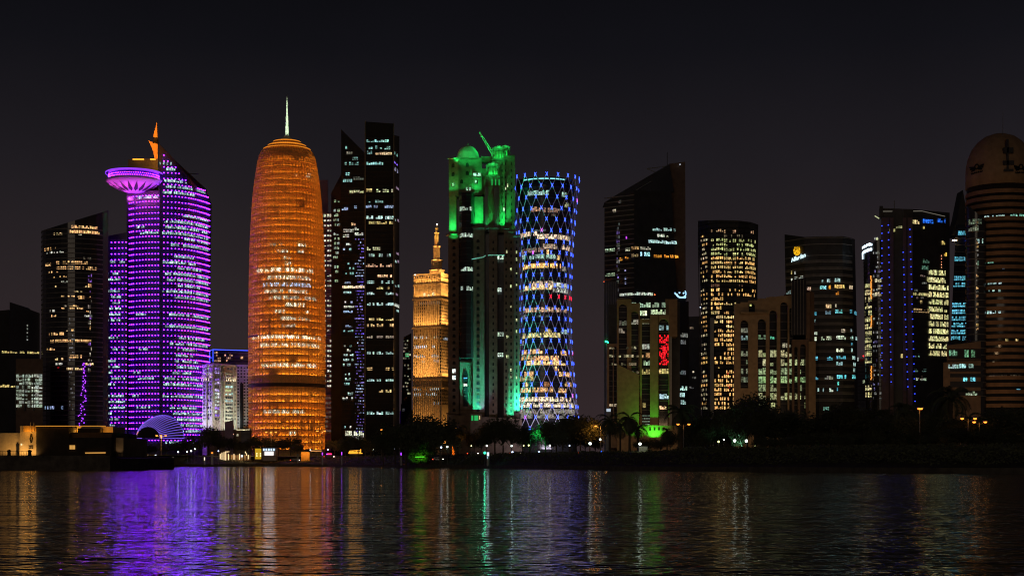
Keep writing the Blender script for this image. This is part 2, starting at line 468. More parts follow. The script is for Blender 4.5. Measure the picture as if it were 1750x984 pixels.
# dark petals of the underside and lamps that wash it pink
m = MB()
for i in range(18):
    a = 2*pi*(i+.5)/18; w = .105
    def up(r, da): 
        prof = [(.2, 329), (.34, 328), (.62, 323), (.86, 316.5), (.985, 311)]
        for (r0, p0), (r1, p1) in zip(prof, prof[1:]):
            if r <= r1+1e-6: z = p0+(p1-p0)*(r-r0)/(r1-r0); break
        return (cx+R*r*cos(a+da)*1.004, cy+R*r*sin(a+da)*1.004, zz(z)-.45)
    m.poly([up(.34, 0), up(.50, -w*1.3), up(.66, -w*.8), up(.90, 0), up(.66, w*.8), up(.50, w*1.3)][::-1])
t.part(m, 'petal_fin', 'black')
for i in range(10):
    a = pi+pi*(i+.5)/10 if i < 8 else pi*(i-8+.5)/2
    lamp('POINT', (cx+R*.72*cos(a), cy+R*.72*sin(a), zz(334)), 2700, (.85, .10, .80), .6)
lamp('SPOT', (X(212, D), D-26, Z(330, D)), 2500, (.8, .1, .8), 1, (X(215, D), D-4, Z(345, D)), None, radians(70))
# roof block, sails and mast
t.block('roof_house', 'glass_flat', lin([P(219, D+4), P(270, D+4)]), 16, [272.5, 271.5], base=Z(322, D))
m = MB(); m.box(X(225, D), X(244, D), D+2.6, D+3.4, Z(271.6, D), Z(270.2, D)); m.box(X(255, D), X(264, D), D+2.6, D+3.4, Z(271.6, D), Z(270.2, D)); t.part(m, 'light_strip', 'sail_strip')
def sail(t, pts, D, mat, name, th=1.0):
    m = MB(); k = len(pts)
    m.rings([[(X(a, D), D+dy, Z(b, D)) for a, b in pts] for dy in (-th/2, th/2)]); return t.part(m, name, mat)
MT['sail'] = surface('orange_sail_panel', (.85, .45, .12), .5, 0, .05, .6)
sail(t, [(253, 239.5), (257.5, 242), (262, 244.5), (269.6, 246.5), (270, 272), (264.5, 272), (262, 259), (258, 248.5)], D-2, 'sail', 'sail')
sail(t, [(267.6, 209), (268.6, 209), (269, 235), (262, 235), (263.5, 226), (266.6, 218)], D-2, 'sail', 'sail')
sail(t, [(263.5, 235.2), (269.5, 235.2), (270.5, 247), (262, 244.5)], D-1, 'black', 'mast_base', 2)
lamp('AREA', (X(258, D), D-18, Z(272, D)), 5200, (1, .33, .03), 3, (X(265, D), D-2, Z(250, D)))
lamp('SPOT', (X(262, D), D-14, Z(246, D)), 14000, (1, .33, .03), 1, (X(266.5, D), D-2, Z(222, D)), None, radians(60))
m = MB(); m.box(X(306, D+8), X(339, D+8), D+8, D+9, Z(293.5, D), Z(292.7, D)); t.part(m, 'roof_boom', 'black')

# ---- striped shell roof at the foot of the purple tower
D = 900
th = thing('striped_shell_canopy', 'half-dome shell canopy striped with violet light tubes at the foot of the purple tower', 'canopy', (X(268, D), D, GZ))
ax0, ax1, zb = 231.5, 306, Z(748, D)
mo, ml = MB(), MB()
# shell between a big outer arch (leaning back) and a smaller dark mouth, both half ellipses
def outer(u): a = pi*(1-u); return Vector((X(268.8, D)+M(37.3, D)*cos(a), D+16-2*u, zb+M(40.5, D)*sin(a)*(1 if u < .9 else 1)))
def inner(u): a = pi*(1-u); return Vector((X(253, D)+M(20, D)*cos(a), D, zb+M(19, D)*sin(a)))
N, K = 25, 8
def shell(u, v):
    a, b = inner(u), outer(u); p = a.lerp(b, v); bul = sin(pi*v)*1.2
    n = Vector((cos(pi*(1-u)), -.4, sin(pi*(1-u)))); return p+n*bul
for i in range(N):
    u = i/(N-1)
    for j in range(K):
        if i < N-1: mo.quad(*[tuple(shell(*q)) for q in ((u, j/K), (u, (j+1)/K), (u+1/(N-1), (j+1)/K), (u+1/(N-1), j/K))])
        a, b = shell(u, j/K), shell(u, (j+1)/K); e = Vector((0, -.35, .05)); ml.bar(a+e, b+e, .16)
mo.build('shell', 'violet_panel', th); ml.build('light_tube', glow('shell_tube', (.28, .16, 1.), .9), th)
m = MB()
for i in range(24): m.bar(outer(i/24)+Vector((0, -.4, 0)), outer((i+1)/24)+Vector((0, -.4, 0)), .13)
m.build('light_rim', glow('shell_rim', (.10, .06, .8), 1.0), th)
m = MB(); m.poly([tuple(inner(i/20)+Vector((0, 1.2, 0))) for i in range(21)]); m.build('mouth_glazing', 'black', th)
m = MB()
for i in range(6): m.bar(inner(i/30)+Vector((0, -.4, 0)), inner((i+1)/30)+Vector((0, -.4, 0)), .22)
m.build('arch_trim', glow('orange_trim', (1., .3, .12), .9, False), th)

# ---- white classical block and blue-edged slab behind it
D = 1080
t = Tower('blue_edged_slab', 'dark slab with a thin blue light line along its roof, behind the white classical block', 392, D)
s = lin([P(356, D+3), P(364, D), P(430, D)]); t.block('wall', 'glass_flat', s, 30, [598.5, 597, 599])
m = MB(); 
for a, b in (((364, 597), (430, 599)), ((356, 600), (364, 597)), ((364, 597), (364, 618)), ((358.5, 600), (358.5, 618)), ((346, 611), (362, 611)), ((413.5, 668), (413.5, 688))):
    m.bar((X(a[0], D-1), D-1, Z(a[1], D-1)), (X(b[0], D-1), D-1, Z(b[1], D-1)), .22)
t.part(m, 'blue_light_line', glow('blue_line', (.05, .09, 1.), 2.2))
t.bands(s, zrows(604, 740, 5.5, D), .4, .15)
for y in rows(602, 617, 4.8): t.run(s, y, 366, 398, (.55, .28, .16), h=1.1, w=1.2, miss=.62, k=.7)
t.run(s, 611, 411, 416, WARM, h=1.6, w=1.4, miss=.3); t.run(s, 707, 413, 424, (.5, .35, .25), h=1, miss=.4)
t.finish()
D = 1050
t = Tower('grey_slab_block', 'pale grey slab with small dark windows at the left edge of the orange cylinder tower', 412, D, 'office block')
s = lin([P(396, D), P(427, D)]); t.block('wall', 'gstone', s, 20, 622.5)
w = lin([P(396, D), P(427, D)])
for y in rows(628, 735, 5.2): t.run(w, y, 399, 426, (0, 0, 0), h=1.0, w=2.2, gap=1.0, miss=.08, mat='black', name='window', out=.1)
t.finish()
m = MB(); m.box(X(410.5, D), X(416, D), D-.5, D, Z(740, D), Z(655, D)); t.part(m, 'recess', 'black')
uplight(s, Z(735, D), 396, 410, (.8, .9, .8), 900, 8, .6)
D = 1010
t = Tower('classical_block', 'floodlit white classical block with arched balconies and pilasters between purple and orange towers', 379, D, 'office block')
s = lin([P(346, D+3), P(364, D-3), P(379, D-3), P(404, D+2)]); t.block('wall', 'cream', s, 25, [623, 621, 621.5, 624])
t.block('penthouse', 'cream', lin([P(352, D+3), P(364, D), P(402, D+4)]), 15, [621, 620, 623], base=Z(624, D))
for pxa, wd in ((353.4, 1), (364.2, .8), (377, .8), (383, .7), (399.5, 1.4), (404, 1.0)):
    pl = s(0); q = at(pl, solve(pl, pxa)); m = MB(); m.box(q[0]-M(wd, D), q[0]+M(wd, D), q[1]-1.1, q[1]+.2, GZ, Z(626, D)); t.part(m, 'pilaster', 'cream')
m = MB()
for z0, o in ((625.5, 1.6), (637, 1.2), (652, 1.0)):
    for i in range(3):
        a, b = s(0)[i], s(0)[i+1]; m.rings([[(a[0], a[1]-o, z), (b[0], b[1]-o, z), (b[0], b[1]+.3, z), (a[0], a[1]+.3, z)] for z in (Z(z0, D), Z(z0, D)+.6)])
t.part(m, 'cornice', 'cream')
m = MB()
for pxa in list(range(346, 362, 4))+[384.5, 388.3, 392, 395.8, 399.6, 403]:    # arched balcony ribs
    pl = s(0); q = at(pl, solve(pl, pxa))
    pr = None
    for k in range(7):
        a = pi/2*k/6; p = (q[0], q[1]-.4-2.2*sin(a), Z(640.5, D)-M(10, D)*(1-cos(a))*.55)
        if pr: m.bar(pr, p, .32)
        pr = p
    m.bar(pr, (pr[0], pr[1], Z(652, D)), .32)
t.part(m, 'balcony_rib', 'cream')
for y in rows(630, 716, 6.1):
    t.run(s, y, 366.5, 375.5, random.choice(((.55, .62, .58), (.22, .10, .6), (.45, .35, .8), (.02, .02, .02))), h=1.5, w=2.0, gap=.7, miss=.1, gain=1.2)
    t.run(s, y, 385, 398, random.choice(((.03, .035, .03), (.05, .06, .05), (.45, .50, .22), (.40, .62, .58))) if y > 655 else (.03, .03, .03), h=1.4, w=1.5, miss=.1)
    t.run(s, y, 347, 362, random.choice(((.02, .02, .02), (.02, .02, .02), (.3, .45, .42))), h=1.6, w=2, gap=.8, miss=.1)
    t.run(s, y, 400.6, 403.6, (.02, .02, .02), h=1.2, w=1.4, miss=.2)
t.finish()
uplight(s, Z(742, D), 347, 363, (.85, 1., .9), 2200, 9, .5); uplight(s, Z(742, D), 364, 379, (1., .8, .75), 800, 9, .5); uplight(s, Z(742, D), 384, 404, (.8, 1., .85), 3000, 9, .5)
uplight(s, Z(652, D), 347, 363, (1., .85, .6), 350, 2.8, .3); uplight(s, Z(652, D), 384, 403, (1., .85, .6), 350, 2.8, .3)
D = 960
t = Tower('podium_block', 'low pinkish cube annex with a warm lit podium between purple tower and orange cylinder', 390, D, 'podium')
s = lin([P(354, D), P(430, D)]); t.block('podium_wall', 'tan', s, 20, [737, 731])
t.block('annex_wall', surface('mauve_render', (.36, .25, .30), .8), lin([P(384, D-3), P(399, D-3)]), 10, [721, 717])
t.block('annex_wall', 'band', lin([P(412, D-3), P(427, D-3)]), 8, [735, 735])
t.run(s, 734, 404, 427, (.55, .5, .28), h=.7, w=3); t.run(s, 741, 358, 384, (.35, .28, .14), h=1.6, w=1.5, miss=.35, k=.8); t.run(s, 743, 404, 411, (.5, .45, .3), h=1.2)
t.run(s, 741.5, 393, 399.5, (1.5, 1.2, .8), h=.8, w=3, miss=0, gain=2)
t.finish()

# ---- orange cylinder tower
D = 1010
t = Tower('orange_cylinder_tower', 'bullet-shaped cylinder tower glowing orange behind a lattice screen, with a needle spire', 490, D)
prof = [(780, 64), (650, 65), (560, 65), (480, 64), (418, 62.8), (351, 59), (317, 55.5), (284, 51), (267, 47), (262, 44), (255.6, 38.5), (250, 31), (243, 22), (237.5, 8)]
def rad(py):
    for (p0, r0), (p1, r1) in zip(prof, prof[1:]):
        if p0 >= py >= p1: return M(r0+(r1-r0)*(p0-py)/(p0-p1), D)
    return M(64 if py > 700 else 8, D)
cx, cy = X(490.5, D), D
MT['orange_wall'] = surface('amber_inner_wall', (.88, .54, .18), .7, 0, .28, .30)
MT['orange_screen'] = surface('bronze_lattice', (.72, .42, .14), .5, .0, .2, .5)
m = MB(); pys = rows(780, 262, -6)+[255.6, 250, 243, 238]
m.lathe(cx, cy, [(max(rad(p)-2.3, 1.5), Z(p, D)) for p in pys], 72); core = t.part(m, 'inner_wall', 'orange_wall', True)
fl = rows(768, 262, -11.3); skip = lambda p: 652 < p < 668 or p < 277
for p in fl:
    if skip(p): continue
    m = MB(); r = rad(p); z = Z(p, D)
    for i in range(60):
        if random.random() < (.10 if p > 470 else .05): continue
        a0_, a1_ = 2*pi*(i+.28)/60, 2*pi*(i+.72)/60; w_ = random.choice((.12, .2, .2, .26))
        m.rings([[(cx+q*cos(a_), cy+q*sin(a_), zz_) for a_ in (a0_, a1_)] for q, zz_ in ((r-1.9, z+w_), (r-1.35, z+w_*.5), (r-1.35, z-.05), (r-1.9, z-.05))], False, False)
    t.part(m, 'ring_light', 'led_orange_hot' if p > 590 and random.random() < .8 else random.choice(('led_orange', 'led_orange', 'led_orange_dim', 'led_orange')))
    m = MB(); m.rings([[(cx+q*cos(2*pi*i/72), cy+q*sin(2*pi*i/72), zz_) for i in range(72)] for q, zz_ in ((r-2.4, z-.1), (r-.25, z-.1), (r-.25, z-.55), (r-2.4, z-.55))], False)
    t.part(m, 'floor_slab', 'orange_screen')
MT['plant'] = surface('plant_louvre', (.10, .055, .022), .8)
for a, b in ((663, 657), (579, 576.5)):        # dark plant floors
    m = MB(); n = 72; full = a != 579
    rng = [(-.5*pi+(i-n/2)*(2*pi/n)) for i in range(n+1)] if full else [pi+.0+.9*i/24 for i in range(25)]
    m.rings([[(cx+(rad(y)+.35)*cos(q), cy+(rad(y)+.35)*sin(q), Z(y, D)) for q in rng] for y in (a, b)], False, False)
    t.part(m, 'plant_floor', MT['plant'])
lat = MB(); NV = 60; zs = [768+5]+rows(768, 284, -11.3)+[276, 268, 262, 255.6, 250, 243, 238]
for j in range(len(zs)-1):
    p0, p1 = zs[j], zs[j+1]; r0, r1 = rad(p0), rad(p1); z0, z1 = Z(p0, D), Z(p1, D)
    for i in range(NV):
        a0, a1, am = 2*pi*i/NV, 2*pi*(i+1)/NV, 2*pi*(i+.5)/NV
        A = (cx+r0*cos(a0), cy+r0*sin(a0), z0); B = (cx+r0*cos(a1), cy+r0*sin(a1), z0)
        C = (cx+r1*cos(a0), cy+r1*sin(a0), z1); Dd = (cx+r1*cos(a1), cy+r1*sin(a1), z1)
        lat.bar(A, C, .20, 3); lat.bar(A, B, .20, 3)
        if p1 > 256:
            rm, zm = (r0+r1)/2, (z0+z1)/2; Mi = (cx+rm*cos(am), cy+rm*sin(am), zm)
            Lf = (cx+rm*cos(a0), cy+rm*sin(a0), zm); Rt = (cx+rm*cos(a1), cy+rm*sin(a1), zm)
            Bo = (cx+r0*cos(am), cy+r0*sin(am), z0); To = (cx+r1*cos(am), cy+r1*sin(am), z1)
            for q in ((A, Mi), (B, Mi), (Mi, C), (Mi, Dd)): lat.bar(q[0], q[1], .17, 3)
            lat.bar(Lf, Bo, .10, 3); lat.bar(Rt, Bo, .10, 3); lat.bar(Lf, To, .10, 3); lat.bar(Rt, To, .10, 3)
t.part(lat, 'lattice_screen', 'orange_screen')
for p, w in ((243.5, .5), (250.5, .6), (256.5, .35)):
    m = MB(); r = rad(p)+.1; z = Z(p, D); m.rings([[(cx+q*cos(2*pi*i/72), cy+q*sin(2*pi*i/72), zz_) for i in range(72)] for q, zz_ in ((r-.5, z+w), (r+.3, z+w*.5), (r+.3, z-w*.4), (r-.5, z-w*.4))], False); t.part(m, 'ring_light', glow('dome_ring', (1, .30, .02), .9))
m = MB(); m.lathe(cx, cy, [(M(12, D), Z(239.5, D)), (M(8, D), Z(236.5, D)), (M(4.2, D), Z(233, D)), (M(2.7, D), Z(228, D)), (M(1.8, D), Z(200, D)), (M(1.0, D), Z(175, D)), (M(.35, D), Z(160, D))], 12)
t.part(m, 'spire', surface('pale_spire', (.75, .78, .68), .5, 0, .1, .5), True)
for q in (-1, 1): lamp('SPOT', (cx+q*9, cy-16, Z(243, D)), 60000, (.78, 1., .70), 1, (cx, cy, Z(196, D)), None, radians(62))
sf = lambda z: [(cx+(rad(HY-(z-CAMZ)*F/D)-1.95)*cos(pi+pi*i/24), cy+(rad(HY-(z-CAMZ)*F/D)-1.95)*sin(pi+pi*i/24)) for i in range(25)]
BW = (.95, .85, .62)
for y, a, b, g in ((297, 499, 507, 2), (299, 523, 531, 1.2), (419, 462, 482, .8), (419, 510, 523, 1.6), (430, 474, 492, 1.3), (430, 509, 519, 1.3), (441, 485, 496, 1.3), (449.5, 487, 497, .9),
                (463.5, 438, 535, 1.8), (475, 448, 530, 1.3), (487, 450, 531, 1.6), (498, 452, 525, 1.2), (508.5, 460, 540, 1.0), (520, 487, 520, 1.5), (532, 470, 486, 1.1), (532, 522, 532, 1.5), (543.5, 480, 530, .8),
                (556, 482, 505, .6), (577.5, 432, 548, 1.8), (589.5, 445, 545, 1.1), (624, 447, 540, 1.4), (703, 450, 520, .8), (740, 495, 505, 1.0)):
    t.run(sf, y, a, b, (.55, .75, 1.) if y == 487 else BW, h=2.3, w=1.1, gap=.15, miss=.2, k=.6, gain=g*.95, out=.2)
t.finish()

# ---- gridded slab right of the cylinder
D = 1090
t = Tower('gridded_slab_tower', 'dark slab tower with an even grid of small white windows, beside the orange cylinder', 568, D)
s = lin([P(540, D), P(585, D)]); t.block('wall', 'glass_flat', s, 30, [364, 362])
t.block('core_wall', 'glass_flat', lin([P(540, D+10), P(561, D+10)]), 20, 308)
for y in rows(368.5, 664, 8.55):
    for a, b in ((553, 557.5), (559, 567), (568.5, 573.5), (575, 583.5)):
        if random.random() < .93: t.run(s, y, a, b, random.choice(((.50, .52, .38), (.42, .44, .34), (.6, .6, .48))), h=1.25 if y > 375 else 2.2, w=1.5, gap=.3, miss=.12, k=.4, zc=None)
t.bands(s, zrows(366, 664, 8.55, D), .4, .1, 'band')
t.block('podium', 'brown', lin([P(552, D-20), P(590, D-20)]), 30, [674, 674])
for y in rows(680, 742, 8): t.run(lin([P(552, D-20), P(590, D-20)]), y, 554, 588, (.05, .035, .03), h=1.6, w=3, miss=.1)
t.run(lin([P(552, D-20), P(590, D-20)]), 733, 569, 576, (.3, .25, .2), h=3, w=1.5)
t.finish()

# ---- black twin tower
D = 1040
t = Tower('black_twin_tower', 'tall black twin tower with one slanted and one square top, right of orange cylinder', 632, D)
A1 = lin([P(583, D+1), P(624, D)]); A2 = lin([P(624, D-4), P(673, D-4)]); A3 = lin([P(673, D-4), P(682.5, D+14)])
t.block('wall', 'glass_black', A1, 34, [221, 262]); t.block('wall', 'glass_black', A2, 38, [208, 211.5]); t.block('wall', 'glass_black', A3, 22, [231, 233])
A0 = lin([P(566, D+4), P(583, D+1)]); t.block('wall', 'glass_black', A0, 24, [330, 298])
rA = lambda px: Z(221+(px-583)*1.0, D)-6
for q, y0 in ((A1, 262), (A2, 236), (A3, 240)): t.bands(q, zrows(y0+2, 735, 8.2, D), .45, .2, 'black')
m = MB()
m.box(X(623.4, D-5), X(624.4, D-5), D-5.2, D-4.2, GZ, Z(209, D)); m.box(X(672.6, D-5), X(673.4, D-5), D-5.2, D-4.2, GZ, Z(213, D)); t.part(m, 'corner_fin', 'band')
C2 = (.22, .50, .46)
for y, a, b, c, g in ((253, 586, 588.5, C2, .8), (252.5, 590, 604, C2, 1.1), (262, 592, 603, (.2, .2, .14), .8), (262, 606, 614, (.2, .25, .2), .7), (271, 602, 612, C2, .5), (279.5, 585, 604, C2, .8), (279.5, 606, 613, C2, .7), (297.5, 587, 598, C2, .9),
                (309, 586, 602, C2, .7), (305, 604, 622, (.15, .2, .15), .6), (328, 590, 622, (.42, .42, .22), 1), (357, 584, 595, ICE, .7), (354, 605, 610, ICE, .6), (383, 600, 608, (.7, .4, .2), .8), (394, 587, 605, WHITE, .7), (391, 606, 621, WHITE, .9), (403, 586, 597, WHITE, .7), (400, 606, 621, WHITE, .8)):
    t.run(A1, y, a, b, c, h=2.0, w=1.4, miss=.12, k=.5, gain=g, roof=rA)
for y, a, b, c, g in ((241.5, 626, 668, C2, 1.3), (252, 626, 637, C2, 1), (252, 641, 653, C2, .9), (253, 657, 667, C2, .9), (261, 627, 636, C2, .7), (262, 641, 670, (.65, .45, .24), 1), (279, 626, 655, C2, .9), (325, 626, 636, YEL, .7), (326, 643, 672, (.5, .55, .3), .9),
                (344, 630, 636, (.2, .45, .42), .6), (344, 641, 655, (.2, .4, .38), .6), (352.5, 625, 649, ICE, .7), (353, 657, 673, ICE, .6), (371.5, 626, 638, COOL, 1.1), (371.5, 642, 654, COOL, 1), (372, 658, 673, COOL, 1), (381, 630, 672, YEL, .7), (425, 627, 650, (.5, .5, .28), .9),
                (436, 630, 668, COOL, .6), (453.5, 625, 670, (.7, .4, .25), .6), (472, 645, 670, (.8, .45, .25), .9)):
    t.run(A2, y, a, b, c, h=2.1, w=1.4, miss=.15, k=.5, gain=g)
for y, c in ((519.5, COOL), (546, (.7, .5, .2)), (555.5, (.8, .5, .22)), (575, (.5, .4, .3)), (603, COOL), (630, (.8, .5, .2)), (649, COOL), (668, (.8, .6, .25)), (705.5, COOL), (482, COOL), (492, YEL), (501, COOL)):
    for a, b in ((627, 640), (643.5, 655), (659, 673)):
        if random.random() < .85: t.run(A2, y, a, b, c, h=1.9, w=1.4, miss=.2, k=.5, gain=.9)
t.run(A3, 520, 674, 682, WHITE, h=2.2, miss=.1); t.run(A3, 261, 674, 680, C2, h=2, miss=.2); t.run(A3, 277, 673.5, 680, (.25, .12, .9), h=1.2, w=1.2, miss=.3); t.run(A3, 288, 674, 680, (.4, .4, .6), h=2.6, miss=.3, gain=.6)
t.dress(A3, rows(320, 700, 14), 674, 682, .35, (COOL, (.3, .2, .3)), (.4, .9), h=1.6, w=1.3)
t.dress(A1, rows(418, 735, 8.2), 585, 606, .62, (COOL, ICE, C2, WHITE), (.4, .9), h=1.7, w=1.3, miss=.2, gain=.85)
for y in rows(409, 752, 5.2):       # neighbours' violet reflection in the glass, painted as glowing panes
    t.run(A1, y, 606+random.uniform(0, 5), 622.5, random.choice((VIO_REFLECT, (.16, .10, .45), ICE, (.3, .25, .8))), h=.8, w=1.0, miss=.35, k=.8, gain=.7)
t.run(A1, 491, 585, 623, (.8, .62, .4), h=2.2, w=1.3, miss=.05, gain=1.1)
t.dress(A0, rows(336, 480, 8), 569, 582, .6, (PALEG, (.3, .4, .35)), (.4, .9), h=1.7, w=1.3, gain=.7)
t.run(A1, 740, 590, 622, (.7, .68, .5), h=3.4, w=1.2, miss=.2); t.run(A1, 747, 602, 622, (.55, .55, .45), h=3, w=1.2, miss=.2)
t.finish(88)

# ---- small blocks between black twin and golden tower
D = 1150
t = Tower('dim_stepped_block', 'dim slope-sided block with faint windows and one green window, between black twin and golden tower', 694, D, 'office block')
s = lin([P(683, D), P(704, D)], [P(690, D), P(703, D)], GZ, Z(570, D)); t.block('wall', surface('dim_grey', (.14, .12, .13), .8), s, 20, [576, 569])
t.dress(s, rows(582, 675, 6), 687, 702, .8, ((.10, .09, .06), (.16, .15, .10), (.28, .26, .18)), (.4, .9), h=1.3, w=1.3, miss=.3, k=.7)
t.run(s, 606.5, 693, 699, (.1, .5, .2), h=2.5, w=1.3, miss=0)
t.finish()
t = Tower('dark_low_block', 'plain dark low block in front of the dim slope-sided block', 691, 1100, 'office block')
t.block('wall', 'glass_flat', lin([P(685, 1100), P(697.5, 1100)]), 20, 690); t.block('roof_box', 'gstone', lin([P(683, 1110), P(706, 1110)]), 20, [702, 700])
t.run(lin([P(685, 1100), P(697.5, 1100)]), 700, 687, 692, (.03, .03, .03), h=2); t.finish()

# ---- golden stepped tower
D = 1030
t = Tower('golden_stepped_tower', 'slim floodlit golden stone tower with tiered wedding-cake spire', 736, D)
MT['gold_stone'] = surface('pale_fluted_stone', (.60, .45, .27), .75, 0, .15, .5)
FT = [P(708.5, D+6), P(753.5, D-4), P(766, D+6)]; FB = [P(706.5, D+6), P(755.5, D-4), P(767.5, D+6)]
s = lin(FB, FT, GZ, Z(470, D))
t.block('wall', 'gold_stone', s, 30, [474, 468, 472])
zb = {y: Z(y, D) for y in (468, 484, 509, 512, 558, 562, 646, 650)}
for z0, z1, w in ((GZ, Z(650, D), 1.55), (Z(646, D), Z(562, D), 1.55), (Z(558, D), Z(513, D), 1.55), (Z(508, D), Z(486, D), 3.3), (Z(484, D), Z(471, D), 1.9)):
    t.fins(s, z0, z1, w, .5, .75, 'gold_stone', 'fluting')
for y, o in ((468, .9), (476, .5), (485, .9), (510.5, 1.5), (559.5, 1.6), (647.5, 1.6), (661, .9)):
    m = MB()
    for i in range(2):
        z = Z(y, D); a, b = s(z)[i], s(z)[i+1]; m.rings([[(a[0]-(o if i == 0 else 0), a[1]-o, q), (b[0]+(o*.5 if i else 0), b[1]-o, q), (b[0], b[1]+.5, q), (a[0], a[1]+.5, q)] for q in (z-.7, z+.3)])
    t.part(m, 'cornice', 'gold_stone')
OR = (1., .50, .13)
for y in rows(690, 515, -5.4):
    if 640 < y < 664: continue
    dk = (.03, .025, .02)
    t.run(s, y, 708, 766, dk, h=1.5, w=1.55, gap=.55, miss=.02, out=.06, mat='black', name='window')
for y, a, b, g in ((577, 708, 752, 1.1), (593, 708, 744, 1), (601, 729, 738, .9), (609, 708, 750, 1), (617, 720, 750, .7), (665, 708, 752, 1), (674, 708, 752, .9), (519, 716, 752, .5), (689, 740, 752, .5), (578, 757, 765, .5)):
    t.run(s, y, a, b, (.50, .60, .68), h=1.8, w=1.55, gap=.6, miss=.12, out=.14, k=.3, gain=g*.9)
t.run(s, 503.5, 721, 744, (1., .75, .45), h=2.2, w=3.3, gap=1.4, miss=.1, gain=1.3)
for z, pw, tl in ((Z(646.5, D), 4600, .12), (Z(558.5, D), 4200, .12), (Z(509.5, D), 4600, .12), (Z(484.5, D), 3000, .2), (GZ+8, 16000, .3)):
    uplight(s, z, 708, 755, OR, pw, 2.0, tl); uplight(s, z, 755.5, 767, OR, pw*.35, 2.0, tl)
uplight(s, Z(646.5, D), 708, 755, OR, 4500, 10, .4)
tiers = [(735, 759, 462, 470), (738.2, 755.5, 444.5, 462), (741.2, 751.8, 421.5, 444.5), (743.3, 749.4, 398, 421.5), (744.7, 747.8, 390, 398)]
for a, b, y1, y0 in tiers:
    dpt = M(b-a, D)*.8; c = (a+b)/2; cyy = D+2+M(13, D)
    f = lambda a=a, b=b, dpt=dpt, cyy=cyy: [P(a, cyy-dpt*.2), P(a+(b-a)*.62, cyy-dpt*.55), P(b, cyy-dpt*.1)]
    fs = lin(f()); t.block('tier', 'gold_stone', fs, dpt, [y1+.6, y1, y1+.4], base=Z(y0+.2, D))
    t.fins(fs, Z(y0, D), Z(y1+1, D), M(3.1, D), .42, .35, 'gold_stone', 'fluting')
    for q in (0,): uplight(fs, Z(y0-.5, D), a, b, OR, 900*(b-a)/8, 1.6, .25)
    m = MB(); z = Z(y1, cyy)
    m.rings([[(p[0]+dx, p[1]-.6, q) for p, dx in zip(f(), (-.5, 0, .5))]+[(f()[2][0]+.5, f()[2][1]+dpt, q), (f()[0][0]-.5, f()[0][1]+dpt, q)] for q in (z-.5, z+.2)]); t.part(m, 'cornice', 'gold_stone')
m = MB(); c = (X(746, D), D+8); m.lathe(*c, [(M(2.2, D), Z(390, D)), (M(1.4, D), Z(388, D)), (M(1.1, D), Z(382.5, D)), (M(.6, D), Z(381, D)), (M(.3, D), Z(379.5, D))], 10); t.part(m, 'finial', 'gold_stone')
m = MB(); m.ball((X(746, D), D+7, Z(380.5, D)), .5); m.ball((X(708.8, D), D+3, Z(468.6, D)), .45); t.part(m, 'beacon', glow('pale_beacon', (1, .85, .7), 3))
lamp('SPOT', (X(746, D), D-8, Z(462, D)), 22000, OR, 1, (X(746, D), D+8, Z(400, D)), None, radians(60))
lamp('SPOT', (X(746, D), D-2, Z(420, D)), 9000, (1, .7, .12), 1, (X(746, D), D+8, Z(388, D)), None, radians(50))
t.finish(100)
# ================================================================== green-lit stone tower
D = 990
GR = (.01, 1., .16); TE = (.02, .95, .50)
t = Tower('green_lit_stone_tower', 'massive brown stone tower washed with green light, with a green dome and roof kiosks', 826, D)
def st(a, b, d0=0, d1=0): return lin([P(a, D+d0), P(b, D+d1)])
def darkwin(t, s, pys, a, b, h=1.7, w=1.6, gap=.2, arch=True):
    for y in pys:
        Dd = at(s(50), solve(s(50), (a+b)/2))[1]; z = Z(y, Dd); pl = s(z)
        A, B = at(pl, solve(pl, a)), at(pl, solve(pl, b)); o = outward(pl, solve(pl, a)[0], .12); hw = h/2
        mb = MB(); pts = [(0, -hw), (1, -hw), (1, hw*.35)]+([(.85, hw*.8), (.5, hw*1.15), (.15, hw*.8)] if arch else [(1, hw), (0, hw)])+[(0, hw*.35)]
        mb.poly([(A[0]+(B[0]-A[0])*u+o[0], A[1]+(B[1]-A[1])*u+o[1], z+v) for u, v in pts]); t.runs.append((h, mb, 'window', 'black'))
def litwin(t, s, y, a, b, c=(.5, .8, .7), h=2.2, g=1.3): t.run(s, y, a, b, c, h=h, w=1.1, gap=.15, miss=0, gain=g)
# recessed cores behind everything
t.block('core_wall', 'glass', st(768, 882, 8, 8), 30, [404, 396])
t.block('core_wall', 'glass', st(774, 876, 10, 10), 24, [330, 330], base=Z(404, D))
# lower pilasters
SA = lin([P(766, D+2), P(784, D)]); SB = st(808, 828); SC_ = st(836, 850, -2, -2); SD = st(861, 869, -2, -2); SE = st(869, 878, 0, 0); SF = lin([P(878, D+3), P(888, D+5)])
for q, tp in ((SA, 401), (SB, 388), (SC_, 390), (SD, 391), (SE, 396), (SF, 402)): t.block('pier_wall', 'stone', q, 20, tp)
t.block('infill_wall', 'stone', st(783.5, 808.5, 3, 3), 8, [617, 617])
t.block('infill_wall', 'stone', st(783.5, 808.5, 5, 5), 8, [448, 448], base=Z(470, D))
